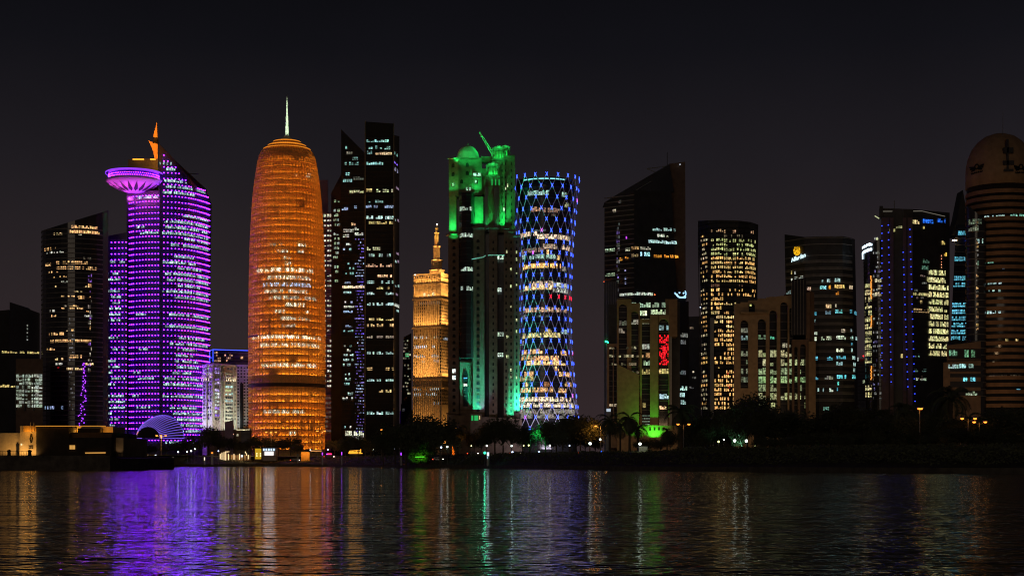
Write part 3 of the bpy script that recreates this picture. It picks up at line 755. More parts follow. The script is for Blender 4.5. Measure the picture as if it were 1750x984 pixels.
# curved glass bay left, tall arch glazing below
bay = lin([P(784, D+1), P(789, D-3), P(797, D-4.5), P(805, D-3), P(810.5, D+1)])
t.block('bay_glazing', 'glass', bay, 10, [329]*5, base=Z(612, D))
t.bands(bay, zrows(335, 610, 11.3, D), .5, .15, 'glass_flat')
for y, g in ((357.5, .8), (403, .8), (460, .7), (493, 1.0), (459, .0)): 
    if g: t.run(bay, y, 786 if y < 450 else 788, 808, (.55, .72, .58), h=2.6, w=1.2, miss=.08, gain=g)
cent = st(849.5, 861.5, 1, 1)
for y in (440, 495, 571, 606): t.run(cent, y, 850, 861, (.55, .72, .58), h=2.6, w=1.2, miss=.05, gain=.9)
lit = [(776, y) for y in (493, 517, 560, 634, 645)]
for col, sf in ((776, SA), (817, SB)):
    darkwin(t, sf, rows(412, 703, 11.55), col-2.6, col+2.6, 2.1)
for y in (633.5, 645): t.run(SA, y, 773, 779, (.75, .9, .8), h=2.6, w=1.2, miss=0, gain=1.5, out=.2)
for c, sf in ((843, SC_), (865, SD), (873.5, SE), (882.8, SF)): darkwin(t, sf, rows(414, 705, 11.55), c-1.4, c+1.4, 1.9)
for c, sf, ys in ((873, SE, (460, 489, 523, 632, 643, 690, 713)), (868.8, SD, (574, 609)), (882.5, SF, (431, 443, 466, 486, 547, 645, 566)), (866, SD, (430, 575, 609))):
    for y in ys: t.run(sf, y, c-1.2, c+1.2, (.62, .72, .35), h=1.8, w=2, miss=0, gain=1, out=.2)
m = MB()                                                          # arched niche with tall window at the foot
m.box(X(786, D), X(806, D), D+2.2, D+3, Z(700, D), Z(619, D)); t.part(m, 'niche_panel', 'stone')
m = MB(); pts = [(791.5, 694), (799.5, 694), (799.5, 640), (798, 634.5), (795.5, 631.5), (793, 634.5), (791.5, 640)]
m.poly([(X(a, D), D+1.9, Z(b, D)) for a, b in pts]); t.part(m, 'arched_window', 'black')
for y, c in ((646, (.1, .4, .8)), (656, (.8, .95, .7))): t.run(lin([P(791, D+1.8), P(800, D+1.8)]), y, 792, 799, c, h=2.6 if y > 650 else .8, w=1.4, miss=0, gain=1.6)
for y in (666, 676): t.run(lin([P(791, D+1.8), P(800, D+1.8)]), y, 792, 799, (.05, .08, .07), h=.5, w=1.4, miss=.3)
t.block('podium_wall', 'stone', st(764, 892, -6, -6), 30, [708, 716], base=GZ)
t.block('entrance_block', 'stone', st(804, 824, -12, -12), 12, [707, 707]); 
m = MB(); 
for a, b in ((806.5, 809.5), (811.5, 818)): m.box(X(a, D), X(b, D), D-12.3, D-12, Z(719, D), Z(710.5, D))
t.part(m, 'lit_door', glow('green_door', (.02, .5, .12), .8)); m = MB(); m.box(X(819.5, D), X(821, D), D-12.3, D-12, Z(717, D), Z(711, D)); t.part(m, 'lit_window', glow('warm_door', (.8, .6, .3), 1))
# mid ledges
for a, b, y, d in ((762, 785, 401, 1), (806, 829, 389, 2), (834, 851, 390, 4), (859, 870, 391, 4), (868, 880, 396, 2), (877, 890, 402, 0), (763, 785, 706, 3)):
    m = MB(); m.box(X(a, D), X(b, D), D-d-1, D-d+3, Z(y, D)-.6, Z(y, D)+.3); t.part(m, 'ledge', 'stone')
m = MB(); m.bar((X(804, D), D-2, Z(444, D)), (X(826, D), D-2, Z(440, D)), .3); m.bar((X(826, D), D-2, Z(440, D)), (X(830, D), D-2, Z(437, D)), .3); m.bar((X(834, D), D-3, Z(437, D)), (X(862, D), D-3, Z(437, D)), .3); t.part(m, 'ledge_light', glow('ledge_glow', (.2, .55, .4), .5))
# little dome and finial on left shoulder
m = MB(); m.lathe(X(776, D), D+6, [(M(6.3, D), Z(401, D)), (M(5.4, D), Z(398, D)), (M(3, D), Z(395.6, D)), (M(.5, D), Z(394.8, D)), (M(.4, D), Z(391, D))], 16); t.part(m, 'shoulder_dome', 'tan', True)
# upper left block with arched windows and main dome
UL = lin([P(767, D+8), P(783.5, D+1.5), P(823.5, D+2.5)])
t.block('upper_wall', 'stone', UL, 26, [271, 270, 269.5], base=Z(333, D))
t.block('upper_pier', 'stone', lin([P(767.5, D+8), P(780, D+4)]), 10, [336, 336], base=Z(401, D))
t.block('upper_pier', 'stone', st(811, 826, 2, 2), 12, [336, 336], base=Z(390, D))
for c, ys in ((798.5, (282, 296)), (774.5, (316, 283, 298)), (814, (297, 310.5)), (789, (310.5,))):
    darkwin(t, UL, ys, c-2.6, c+2.6, 2.6)
for c, y in ((798.5, 310.5), (813, 310.5), (775, 316), (798, 323), (803, 323), (789, 323)): t.run(UL, y, c-1.8, c+1.8, (.45, .8, .5), h=2, w=1, miss=.2, gain=.9, out=.25)
m = MB(); m.box(X(808, D), X(823, D), D-.5, D+2.4, Z(302.5, D), Z(301.6, D)); m.box(X(809, D), X(822, D), D+2.0, D+2.45, Z(296, D), Z(291, D)); t.part(m, 'balcony', 'stone')
t.run(lin([P(808, D+1.8), P(823, D+1.8)]), 298.3, 809, 822, (.35, .8, .5), h=1.8, w=1.1, miss=0, gain=1.4)
m = MB(); z0 = Z(270.5, D); R = M(20.3, D); m.lathe(X(798.5, D), D+13, [(R*1.03, z0), (R*1.03, z0+.8), (R, z0+1)]+[(R*cos(a), z0+1+R*1.28*sin(a)) for a in [radians(k) for k in range(6, 88, 7)]]+[(.35, z0+1+R*1.3), (.2, z0+R*1.3+2.6)], 32)
MT['dome_stone'] = surface('pale_dome', (.55, .55, .48), .6, 0, .12, .6); t.part(m, 'dome', 'dome_stone', True)
# upper right block
t.block('upper_wall', 'stone', st(862, 880, 4, 4), 24, [266, 264.5], base=Z(400, D)); t.block('upper_wall', 'stone', st(840, 863, 2, 2), 26, [273, 273], base=Z(396, D))
t.block('upper_wall', 'stone', st(830, 855, -1, -1), 20, [303, 303], base=Z(392, D))
m = MB(); m.box(X(861, D), X(881, D), D+3, D+6, Z(265.5, D), Z(264, D)); m.box(X(829, D), X(856, D), D-2, D, Z(303.5, D), Z(302, D)); m.box(X(839, D), X(865, D), D+1, D+4, Z(273.5, D), Z(272, D)); m.box(X(765, D), X(825, D), D+.6, D+2.4, Z(270.5, D), Z(269, D)); t.part(m, 'cornice', 'stone')
for a, b in ((828.5, 834), (844.5, 852.5)):
    m = MB(); m.box(X(a, D), X(b, D), D-1.6, D-1, Z(392, D), Z(321, D)); t.part(m, 'glazing_strip', 'glass')
for c, sf in ((858, st(840, 863, 2, 2)), (863.5, st(862, 880, 4, 4)), (874, st(862, 880, 4, 4))): darkwin(t, sf, rows(280, 385, 11.5), c-1, c+1, 1.8)
for c in (841, 847, 853): m = MB(); m.box(X(c-1, D), X(c+1, D), D-1.5, D-1, Z(317, D), Z(307, D)); t.part(m, 'lit_window', glow('green_slit', (.01, .35, .06), 1., False))
t.run(st(862, 880, 4, 4), 317, 866.5, 868.5, (.6, .7, .4), h=2, miss=0); t.run(st(862, 880, 4, 4), 322, 863, 865, (.6, .7, .4), h=2, miss=0); t.run(st(840, 863, 2, 2), 358, 860, 862.5, (.6, .8, .6), h=2.4, miss=0)
m = MB(); m.box(X(823, D), X(831, D), D+4, D+6, Z(330, D), Z(286, D)); m.box(X(822, D), X(841, D), D+8, D+14, Z(273, D), Z(263, D)); t.part(m, 'stair_wall', 'stone')
# roof kiosks: arcaded box + three little domes
def kiosk(a, b, y0, y1, dd):
    m = MB(); d = M(b-a, D)*.7; zb, zt = Z(y0, D), Z(y1, D); n = 4
    yf = D+dd
    m.box(X(a, D)-.5, X(b, D)+.5, yf-.5, yf+d+.5, zb, zb+.8); m.box(X(a, D)-.6, X(b, D)+.6, yf-.6, yf+d+.6, zt-1.3, zt)
    for i in range(n+1):
        x = X(a, D)+(X(b, D)-X(a, D))*i/n
        for yy in (yf, yf+d-.7): m.box(x-.35, x+.35, yy, yy+.7, zb, zt)
    k = t.part(m, 'roof_kiosk', 'stone')
    m = MB(); m.box(X(a, D)+.9, X(b, D)-.9, yf+2.2, yf+d-1, zb+.8, zt-1.3); m.build('kiosk_core', 'tan', k)
    for c, r in ((.22, .2), (.5, .29), (.78, .2)):
        m = MB(); x = X(a, D)+(X(b, D)-X(a, D))*c; R = M(b-a, D)*r
        m.lathe(x, yf+d*.5-R*.4, [(R*cos(q), zt+R*.95*sin(q)) for q in [radians(k_) for k_ in range(0, 89, 11)]]+[(.1, zt+R*1.1)], 14); m.build('kiosk_dome', 'dome_stone', k, True)
    for i in range(2):
        x = X(a, D)+(X(b, D)-X(a, D))*(i+.5)/2; lamp('POINT', (x, yf+1.1, zb+1.5), 900, GR, .3)
    lamp('AREA', ((X(a, D)+X(b, D))/2, yf-4.0, zt-.6), 450, GR, 5, ((X(a, D)+X(b, D))/2, yf+3, zt+3.5), .6)
    lamp('AREA', ((X(a, D)+X(b, D))/2, yf-3.0, zb-2), 450, GR, 5, ((X(a, D)+X(b, D))/2, yf, zt-1), .6)
kiosk(832.5, 852.5, 302, 283, -3); kiosk(842.5, 862.5, 272.5, 253, 0); kiosk(857, 870.5, 264.5, 246.5, 8)
t.finish(100)
# floodlights
for sf, z, a, b, c, pw, tl in ((UL, Z(331, D), 784, 822, GR, 3200, .35), (UL, Z(331, D), 767, 783, GR, 900, .35), (lin([P(767.5, D+8), P(780, D+4)]), Z(399, D), 768, 780, GR, 2600, .3), (st(811, 826, 2, 2), Z(388, D), 811, 826, GR, 4200, .3),
    (st(830, 855, -1, -1), Z(391, D), 830, 855, GR, 7500, .25), (st(855, 863, 2, 2), Z(391, D), 855, 863, GR, 3600, .25), (st(862, 880, 4, 4), Z(397, D), 862, 880, GR, 8000, .25),
    (SA, Z(707, D), 767, 784, TE, 15000, .22), (SB, Z(706, D), 809, 821, TE, 16000, .2), (SB, Z(706, D), 820, 828, (.35, .45, 1.), 2500, .2), (SC_, Z(716, D), 836, 841, GR, 4500, .25), (SE, Z(716, D), 869, 878, TE, 9000, .2), (SF, Z(708, D), 879, 888, TE, 10000, .2)):
    uplight(sf, z, a, b, c, pw*(1.5 if z < Z(600, D) else .95), 2.6, .2, .6, radians(75))
for px_, d_ in ((784, -4), (798, -4), (813, -4), (775, 6)): lamp('SPOT', (X(px_, D), D+d_-6, Z(274, D)), 3800, GR, .6, (X(798.5, D), D+10, Z(256, D)), None, radians(80))
lamp('SPOT', (X(776, D), D-6, Z(404, D)), 5000, GR, .4, (X(776, D), D+6, Z(396, D)), None, radians(60))
lamp('SPOT', (X(823, D), D-8, Z(300, D)), 6000, GR, .6, (X(826, D), D+4, Z(275, D)), None, radians(70))
# crane on the roof
c = thing('tower_crane', 'green-lit luffing crane jib leaning up from the roof of the green stone tower', 'crane', (X(840, D), D+12, Z(268, D)))
a, b = Vector((X(841, D), D+12, Z(256, D))), Vector((X(818.3, D), D+12, Z(219, D)))
m = MB(); perp = Vector((.7, 0, .45)).normalized()*.75
for s_ in (-1, 1):
    for d_ in (-.6, .6): m.bar(a+perp*s_+Vector((0, d_, 0)), b+perp*s_*.4+Vector((0, d_*.5, 0)), .2)
for i in range(16): m.bar(a.lerp(b, i/16)+perp*(1-.6*i/16)*(1 if i % 2 else -1), a.lerp(b, (i+1)/16)+perp*(1-.6*i/16)*(-1 if i % 2 else 1), .16)
MT['crane_paint'] = surface('crane_paint', (.6, .6, .5), .5); m.build('jib', 'crane_paint', c)
m = MB(); m.box(X(839.4, D), X(842.4, D), D+11, D+13, Z(274, D), Z(254, D)); m.build('mast', 'crane_paint', c); m = MB(); m.box(X(840, D), X(845, D), D+10.6, D+13.4, Z(257, D), Z(253, D)); m.build('cab', 'crane_paint', c)
lamp('SPOT', (X(836, D), D-4, Z(262, D)), 22000, GR, .6, (X(829, D), D+12, Z(238, D)), None, radians(75))

# ================================================================== blue lattice hyperboloid tower
D = 1010
t = Tower('blue_lattice_tower', 'waisted round glass tower wrapped in a diamond lattice with blue lights at every crossing', 932, D)
prof = [(308, 58), (340, 54.8), (400, 48.8), (450, 45.4), (510, 43.6), (560, 44.2), (600, 46), (650, 50), (710, 56.5), (800, 63)]
def radh(py):
    py = max(308, min(800, py))
    for (p0, r0), (p1, r1) in zip(prof, prof[1:]):
        if p0 <= py <= p1: return M(r0+(r1-r0)*(py-p0)/(p1-p0), D)
cx, cy = X(932, D), D
m = MB(); m.lathe(cx, cy, [(radh(p)-2.6, Z(p, D)) for p in rows(775, 320, -8)+[318]], 64); t.part(m, 'glazed_wall', 'glass', True)
m = MB()
for p in rows(328, 700, 9.1):
    r = radh(p)-2.4; m.rings([[(cx+q*cos(2*pi*i/64), cy+q*sin(2*pi*i/64), z) for i in range(64)] for q, z in ((r-.3, Z(p, D)), (r, Z(p, D)), (r, Z(p, D)+.55), (r-.3, Z(p, D)+.55))], False)
t.part(m, 'floor_band', 'glass_flat')
m = MB(); r = radh(314)-3.5; m.rings([[(cx+q*cos(2*pi*i/64), cy+q*sin(2*pi*i/64), z) for i in range(64)] for q, z in ((r, Z(322, D)), (r, Z(311, D)), (r-.8, Z(311, D)), (r-.8, Z(322, D)))], False, True); t.part(m, 'parapet', 'glass')
for a0, a1 in ((1.22, 1.40), (1.42, 1.53), (1.545, 1.68), (1.69, 1.72)):
    m = MB(); k = 10; m.rings([[(cx+q*cos(pi*a0+pi*(a1-a0)*i/k), cy+q*sin(pi*a0+pi*(a1-a0)*i/k), z) for i in range(k+1)] for q, z in ((r+.4, Z(315.0, D)), (r+.4, Z(313.4, D)))], False, False); t.part(m, 'crown_light', 'led_teal')
hs = lambda z: [(cx+(radh(HY-(z-CAMZ)*F/D)-2.5)*cos(pi+pi*i/24), cy+(radh(HY-(z-CAMZ)*F/D)-2.5)*sin(pi+pi*i/24)) for i in range(25)]
WW = (.85, .62, .42); BL = [(331, 902, 938, (.3, .5, .45), .8), (332, 960, 968, (.3, .5, .4), .8), (350, 965, 972, (.5, .55, .3), .9), (358, 908, 928, (.6, .32, .2), .6), (359, 928, 953, (.5, .28, .2), .4), (404.5, 885, 918, WW, .9), (404.5, 918, 952, WW, 1.), (405, 953, 973, WW, .9),
    (421, 928, 952, WW, .8), (422, 960, 973, WW, .8), (432, 888, 930, (.3, .2, .15), .6), (430.5, 934, 943, WARM, 1.1), (441, 887, 900, COOL, .7), (439.5, 905, 950, (.35, .55, .48), .8), (440, 952, 956, WARM, 1), (458.5, 890, 958, (1, .55, .16), 1.15), (459, 960, 966, (.3, .25, .2), .8),
    (485.5, 903, 945, WW, .7), (486, 945, 974, WHITE, .6), (495, 886, 944, (.9, .6, .28), 1.0), (495, 945, 973, WHITE, .7), (531, 887, 898, WW, .8), (531, 898, 968, (.85, .5, .3), .9), (543, 890, 900, (.3, .3, .3), .5), (566, 930, 950, YEL, .7), (566, 958, 972, COOL, .7), (575.5, 893, 958, (.75, .62, .25), 1.0), (587, 888, 895, (.5, .5, .5), .7),
    (603, 888, 927, WARM, 1.0), (603, 958, 968, WARM, .9), (612, 889, 905, WARM, .8), (612, 907, 955, (1, .5, .2), 1.0), (620.5, 900, 966, (.9, .58, .22), 1.05), (629.5, 948, 955, WARM, 1), (639, 896, 912, WARM, .9), (639, 955, 978, WARM, .8), (648, 888, 912, YEL, .6), (657, 895, 903, WARM, 1), (656, 930, 943, (.6, .25, .1), .5), (656, 965, 978, WARM, .6),
    (667, 890, 945, WARM, .8), (667, 954, 968, WARM, .8), (683, 888, 975, (.9, .68, .42), .85), (692.5, 888, 985, (.95, .8, .58), .9), (703, 890, 985, (.62, .56, .45), .45), (711, 890, 986, (.45, .42, .36), .35)]
for y, a, b, c, g in BL: t.run(hs, y, a, b, c, h=3.0, w=1.25, gap=.12, miss=.08, k=.4, gain=g*1.15)
for y in rows(340, 650, 9.1): t.dress(hs, [y], 890, 972, .35, ((.14, .10, .07), (.07, .10, .10)), (.1, .4), h=1.2, w=1.2, miss=.4, k=.8)
# lattice tubes and lights
NN = 19; NR = 22; ys_ = [308+ (714-308)*i/NR for i in range(NR+3)]
lat = MB(); nodes = []
for j in range(len(ys_)-1):
    for i in range(NN):
        a = 2*pi*(i+(.5 if j % 2 else 0))/NN+.1
        def pt(aa, k): r = radh(ys_[k]); return (cx+r*cos(aa), cy+r*sin(aa), Z(ys_[k], D))
        A = pt(a, j); nodes.append((A, j, sin(a)))
        for s_ in (-1, 1): lat.bar(A, pt(a+s_*pi/NN, j+1), .27, 5)
t.part(lat, 'lattice', surface('lattice_steel', (.66, .64, .78), .5, .0, .1, .5), False)
vis = [n for n in nodes if n[2] < .12 and n[1] < 24]; random.shuffle(vis); vis.sort(key=lambda n: n[2])
rest = MB()
for i, (A, j, s_) in enumerate(vis):
    m = MB(); d = Vector((A[0]-cx, A[1]-cy, 0)).normalized(); C = Vector(A)+d*.35; tt = Vector((-d.y, d.x, 0))
    for u in (-1, 1): m.bar(C-tt*.7*u-Vector((0, 0, 1.15)), C+tt*.7*u+Vector((0, 0, 1.15)), .11, 4)
    m.ball(C, .36, 6, 4)
    r_ = random.random(); mat = 'led_blue' if r_ < .94 else random.choice(('led_red', 'led_magenta', 'led_violet', 'led_magenta'))
    if j in (11,) and C.x > cx-2: mat = 'led_red'
    if mat != 'led_blue' or i < 92: m.build('node_light', mat, t.root)
    else:
        n = len(rest.v); rest.v += m.v; rest.f += [tuple(n+q for q in f) for f in m.f]; rest.c += m.c
rest.build('node_light', 'led_blue', t.root)['kind'] = 'stuff'
t.finish()
lamp('AREA', (X(935, D), D-52, GZ+10), 9000, (.9, .8, 1.), 30, (X(935, D), D-20, GZ+32), 2)

# ================================================================== dark tower with slanted roof blade
D = 1090
t = Tower('slant_roofed_tower', 'big unlit dark tower with a sloping roof, a brown end blade and an antenna', 1103, D)
fr = lin([P(1033, D+14), P(1084, D), P(1150, D+6)], [P(1033, D+14), P(1084, D), P(1147, D+6)], GZ, Z(330, D))
fr = lin([P(1033, D+14), P(1084, D), P(1172, D+8)], [P(1033, D+14), P(1084, D), P(1148, D+6)], Z(560, D), Z(330, D))
t.block('wall', 'glass_flat', fr, 30, [346, 325, 328])
m = MB()
ft = [(1033, 346), (1050, 335), (1110, 300), (1144, 280.5), (1152, 328), (1084, 325.5)]
m.rings([[(X(a, D+10), D+10+dy, Z(b, D+10)) for a, b in ft] for dy in (0, 24)]); t.part(m, 'sloping_roof', 'glass')
t.block('end_blade', 'brown', lin([P(1143.5, D+12), P(1173, D+14)], [P(1143.5, D+12), P(1171, D+14)], GZ, Z(280, D)), 16, [280, 276.5])
m = MB(); m.bar((X(1143.5, D), D+13, Z(282, D)), (X(1143.5, D), D+13, Z(254, D)), .28, 4); t.part(m, 'antenna', 'metal')
m = MB(); m.bar((X(1109, D), D+16, Z(281, D)), (X(1142, D), D+16, Z(277, D)), .35); m.bar((X(1109, D), D+16, Z(281, D)), (X(1123, D), D+16, Z(287, D)), .3); m.bar((X(1083, D), D+9, Z(325, D)), (X(1115, D), D+9, Z(306, D)), .25); t.part(m, 'roof_rail', 'gstone')
t.bands(fr, zrows(334, 540, 8.3, D), .7, .25, 'band_light')
for y, a, b, c, g in ((361, 1044, 1053, (.5, .42, .3), .7), (391.5, 1115, 1131, COOL, .8), (392, 1134, 1148, COOL, .8), (393, 1151, 1160, COOL, .4), (402.5, 1123, 1142, (.45, .5, .38), .9), (412.5, 1108, 1134, COOL, 1.1), (414, 1134, 1163, COOL, 1.3), (424, 1079, 1092, WARM, .35), (424, 1094, 1112, (.5, .48, .38), .7),
                (428, 1034, 1051, PALEG, .8), (427, 1069, 1077, (.5, .5, .35), .9), (434, 1094, 1114, (.30, .62, .66), 1.3), (436.5, 1079, 1091, (.6, .4, .2), .5), (437.5, 1117, 1131, AMBER, .6), (437.5, 1135, 1143, AMBER, .7), (438, 1145, 1151, AMBER, .9), (438.5, 1153, 1165, AMBER, 1.2), (443, 1059, 1064, AMBER, .9), (441, 1068, 1078, AMBER, .8), (470, 1034, 1054, PALEG, 1), (503.5, 1059, 1095, (.5, .6, .48), 1), (502, 1096, 1116, (.5, .6, .48), 1), (345, 1057, 1062, (.1, .1, .1), .5)):
    t.run(fr, y, a, b, c, h=2.1 if y != 434 else 2.8, w=1.4, miss=.06, k=.35, gain=g)
for y in rows(384, 500, 7): t.run(fr, y, 1054, 1059, random.choice(((.2, .2, .2), (.18, .12, .4), (.1, .12, .1))), h=2.2, w=.9, miss=.6, k=.8)
t.run(fr, 407, 1069.5, 1072, (.45, .05, .8), h=2.4, w=1, miss=0)
for y in (455, 462, 476, 484): t.run(fr, y, 1067.5, 1070.5, (.35, .4, .7), h=1.5, w=1, miss=.2)
t.finish()
m = MB(); m.ball((X(1034.5, D), D+10, Z(478.5, D)), .5); m.ball((X(1118.5, D), D-2, Z(504, D)), .4); t.part(m, 'beacon', glow('red_beacon', (1., .12, .03), 5)); m = MB(); m.ball((X(1165, D), D+11, Z(276, D)), .35); t.part(m, 'beacon', 'led_white')
# bright curled light ornament on its corner
m = MB(); dS = D-40
def cur(pts, r): 
    for a, b in zip(pts, pts[1:]): m.bar((X(a[0], dS), dS, Z(a[1], dS)), (X(b[0], dS), dS, Z(b[1], dS)), r)
cur([(1153.5, 499.5), (1154, 503), (1156.5, 502), (1158, 504.5), (1160.5, 507), (1164, 508), (1168, 507.5), (1171, 506), (1172.3, 503), (1172, 499), (1170.5, 497)], .34); cur([(1155.5, 503), (1157, 506), (1161, 508.6), (1172, 508.8)], .26); cur([(1160.3, 499), (1161, 501.5), (1162.5, 499.3)], .28); cur([(1167.3, 501.8), (1169.2, 499.8)], .45); cur([(1169, 505), (1172.5, 508)], .3)
o = t.part(m, 'curled_light_sign', glow('ice_neon', (.30, .58, .85), 1.9)); 
m = MB(); m.box(X(1152, dS), X(1174, dS), dS+.5, dS+30, Z(512, dS), Z(509.5, dS)); t.part(m, 'sign_bracket', 'glass_flat')
D = 1030
t = Tower('ribbed_dark_block', 'narrow dark ribbed block at the left foot of the slant-roofed tower', 1044, D, 'office block')
s = lin([P(1032.5, D), P(1056, D)]); t.block('wall', 'glass_flat', s, 20, [479, 481]); t.fins(s, GZ, Z(482, D), 1.6, .25, .3, 'band'); t.run(s, 566, 1035, 1055, (.12, .10, .08), h=2, w=1.4, miss=.3); t.finish()
m = MB(); m.bar((X(1034, D), D-1, Z(583, D)), (X(1045, D), D-1, Z(587, D)), .4); t.part(m, 'green_light', 'led_green')

# ================================================================== tan arched block with red-lit shaft
D = 940
MT['tan_lit'] = MT['tan']
t = Tower('arched_tan_block', 'tan stone block with tall arched glass bays, one glowing red, its foot lit bright green', 1098, D, 'office block')
def arch_panel(t, sf_pts, holes, ytop, name='wall', mat='tan', th=2.2, ybot=None):
    """stone screen wall with tall round-headed openings; holes = [(pxa, pxb, ytop, ybot)]"""
    (pa, da), (pb, db) = sf_pts; ybot = ybot or 765
    def pt(px, py, off=0): d = da+(db-da)*(px-pa)/(pb-pa); return (X(px, d), d+off, Z(py, d))
    m = MB(); xs = sorted(set([pa, pb]+[h[0] for h in holes]+[h[1] for h in holes]))
    def slab(p): 
        m.rings([[pt(a, b, o) for a, b in p] for o in (0, th)])
    for a, b in zip(xs, xs[1:]):
        h = [h for h in holes if h[0] <= a and h[1] >= b]
        yt = ytop if not hasattr(ytop, '__len__') else ytop[0]+(ytop[1]-ytop[0])*((a+b)/2-pa)/(pb-pa)
        if not h: slab([(a, ybot), (b, ybot), (b, yt), (a, yt)]); continue
        h = h[0]; r = (h[1]-h[0])/2; c = (h[0]+h[1])/2
        if h[3] < ybot: slab([(a, ybot), (b, ybot), (b, h[3]), (a, h[3])])
        if len(h) > 4: slab([(a, h[2]), (b, h[2]), (b, yt), (a, yt)]); continue
        k = 10
        for i in range(k):
            q0, q1 = pi-pi*i/k, pi-pi*(i+1)/k
            x0, x1 = c+r*cos(q0), c+r*cos(q1); z0, z1 = h[2]+r-r*sin(q0), h[2]+r-r*sin(q1)
            slab([(x0, z0), (x1, z1), (x1, yt), (x0, yt)])
    return t.part(m, name, mat)
def infill(t, a, b, ytop, ybot, Dd, mat='glass', step=9): 
    t.block('bay_glazing', mat, lin([P(a, Dd), P(b, Dd)]), 6, [ytop, ytop], base=Z(ybot, Dd)); s = lin([P(a, Dd-.1), P(b, Dd-.1)])
    t.bands(s, zrows(ytop+6, ybot-2, step, Dd), .35, .15, 'band'); return s
t.block('core_wall', 'glass_flat', lin([P(1040, D+16), P(1162, D+16)]), 26, [520, 515])
arch_panel(t, ((1054.5, D), (1079, D+2)), [(1057.5, 1071.5, 519.5, 765)], 511); i1 = infill(t, 1056.5, 1072, 519, 765, D+4)
arch_panel(t, ((1075, D+2), (1094, D+4)), [(1077, 1091.5, 532, 665)], 518); i2 = infill(t, 1076, 1092, 531, 700, D+6)
arch_panel(t, ((1093.5, D+3), (1113, D+3)), [(1097, 1111, 552, 725, 1)], 545, 'wall'); i3 = infill(t, 1096, 1112, 551, 726, D+5)
t.block('wall', 'tan', lin([P(1054.5, D-3), P(1092, D-3)]), 4, [622, 640])
i5 = lin([P(1054.5, D-3.2), P(1096, D-3.2)])
t.block('attic_glazing', 'glass', lin([P(1073, D+9), P(1142, D+9)]), 6, [518, 518], base=Z(552, D)); ia = lin([P(1073, D+8.9), P(1142, D+8.9)])
t.block('pier_wall', 'tan', lin([P(1111, D-2), P(1125.5, D-2)]), 10, [538, 538])
arch_panel(t, ((1124.5, D-2), (1144, D-2)), [(1126, 1143, 545, 730)], 538); i4 = infill(t, 1125.5, 1143.5, 544, 730, D+2)
t.block('pier_wall', 'tan', lin([P(1143, D-1), P(1157.5, D+2)]), 12, [511, 511], base=Z(575, D)); t.block('pier_wall', 'tan', lin([P(1137, D+6), P(1144, D+6)]), 8, [511, 511], base=Z(545, D))
t.block('pier_wall', 'gstone', lin([P(1144, D), P(1148, D)]), 8, [575, 575]); 
t.block('plinth', 'tan', lin([P(1092, D-4), P(1158, D-4)]), 12, [726, 727])
m = MB()
for k in range(4): m.box(X(1109+k*7.3, D), X(1111.5+k*7.3, D), D-4.3, D-4, Z(735.5, D), Z(731.5, D))
t.part(m, 'plinth_opening', 'black')
for y, a, b, c, g, sf in ((521, 1075, 1112, (.42, .62, .42), 1.0, ia), (521, 1114, 1139, PALEG, .5, ia), (535, 1093, 1110, (.55, .68, .42), 1.2, ia), (533, 1112, 1140, (.55, .68, .42), 1.1, ia), (549, 1097, 1110, (.5, .5, .3), .8, i3), (550, 1078, 1091, (.45, .45, .33), .7, i2), (552, 1058, 1071, (.1, .1, .07), .6, i1),
        (560, 1126, 1143, (.25, .4, .4), .7, i4), (565, 1057, 1072, (.2, .16, .12), .7, i1), (592, 1097, 1110, WHITE, .4, i3), (607, 1093, 1111, WARM, .5, i3), (620, 1096, 1111, PALEG, .8, i3), (635, 1096, 1111, YEL, .7, i3), (634, 1126, 1144, YEL, .9, i4), (677, 1127, 1144, (.4, .65, .65), 1.1, i4), (692, 1098, 1104, YEL, .5, i3), (695, 1127, 1139, (1, .6, .3), 1.2, i4)):
    t.run(sf, y, a, b, c, h=3.0, w=1.5, miss=.06, k=.35, gain=g)
for y in rows(574, 622, 3.4): t.run(i4, y, 1126.6, 1143, RED, h=1.15, w=.95, gap=.3, miss=.22, k=.5, gain=1.5, out=.3)
for y in (594, 608, 622, 636): t.run(lin([P(1054.5, D-1.2), P(1093, D-1.2)]), y, 1057, 1092, (.25, .22, .12), h=1.6, w=1.6, miss=.45, k=.8)
for y in rows(710, 725, 5): t.run(i3, y, 1097, 1111, (.3, .4, .3), h=.3, w=6, miss=0)
t.finish()
# low left wing
t2 = Tower('arched_low_wing', 'lower brown stone wing with slim arches, left side of the tan red-shaft block', 1046, D+6, 'office block')
arch_panel(t2, ((1037.5, D+4), (1055, D+2)), [(1041, 1047.5, 592, 720), (1049, 1054, 592, 720)], 587); w = infill(t2, 1040, 1055, 591, 730, D+8); 
t2.block('wall', 'stone', lin([P(1037.5, D+12), P(1055, D+12)]), 20, 589)
for y in (594, 608, 622, 636, 692): t2.run(w, y, 1041, 1054, (.3, .25, .15), h=1.6, w=1.4, miss=.5, k=.7)
t2.finish()
uplight(lin([P(1111, D-4), P(1125, D-4)]), GZ+10, 1102, 1126, (.06, 1., .04), 2600, 3.5, .22)
uplight(lin([P(1060, D-4), P(1096, D-4)]), GZ+10, 1080, 1096, (.08, 1., .03), 700, 4, .25)
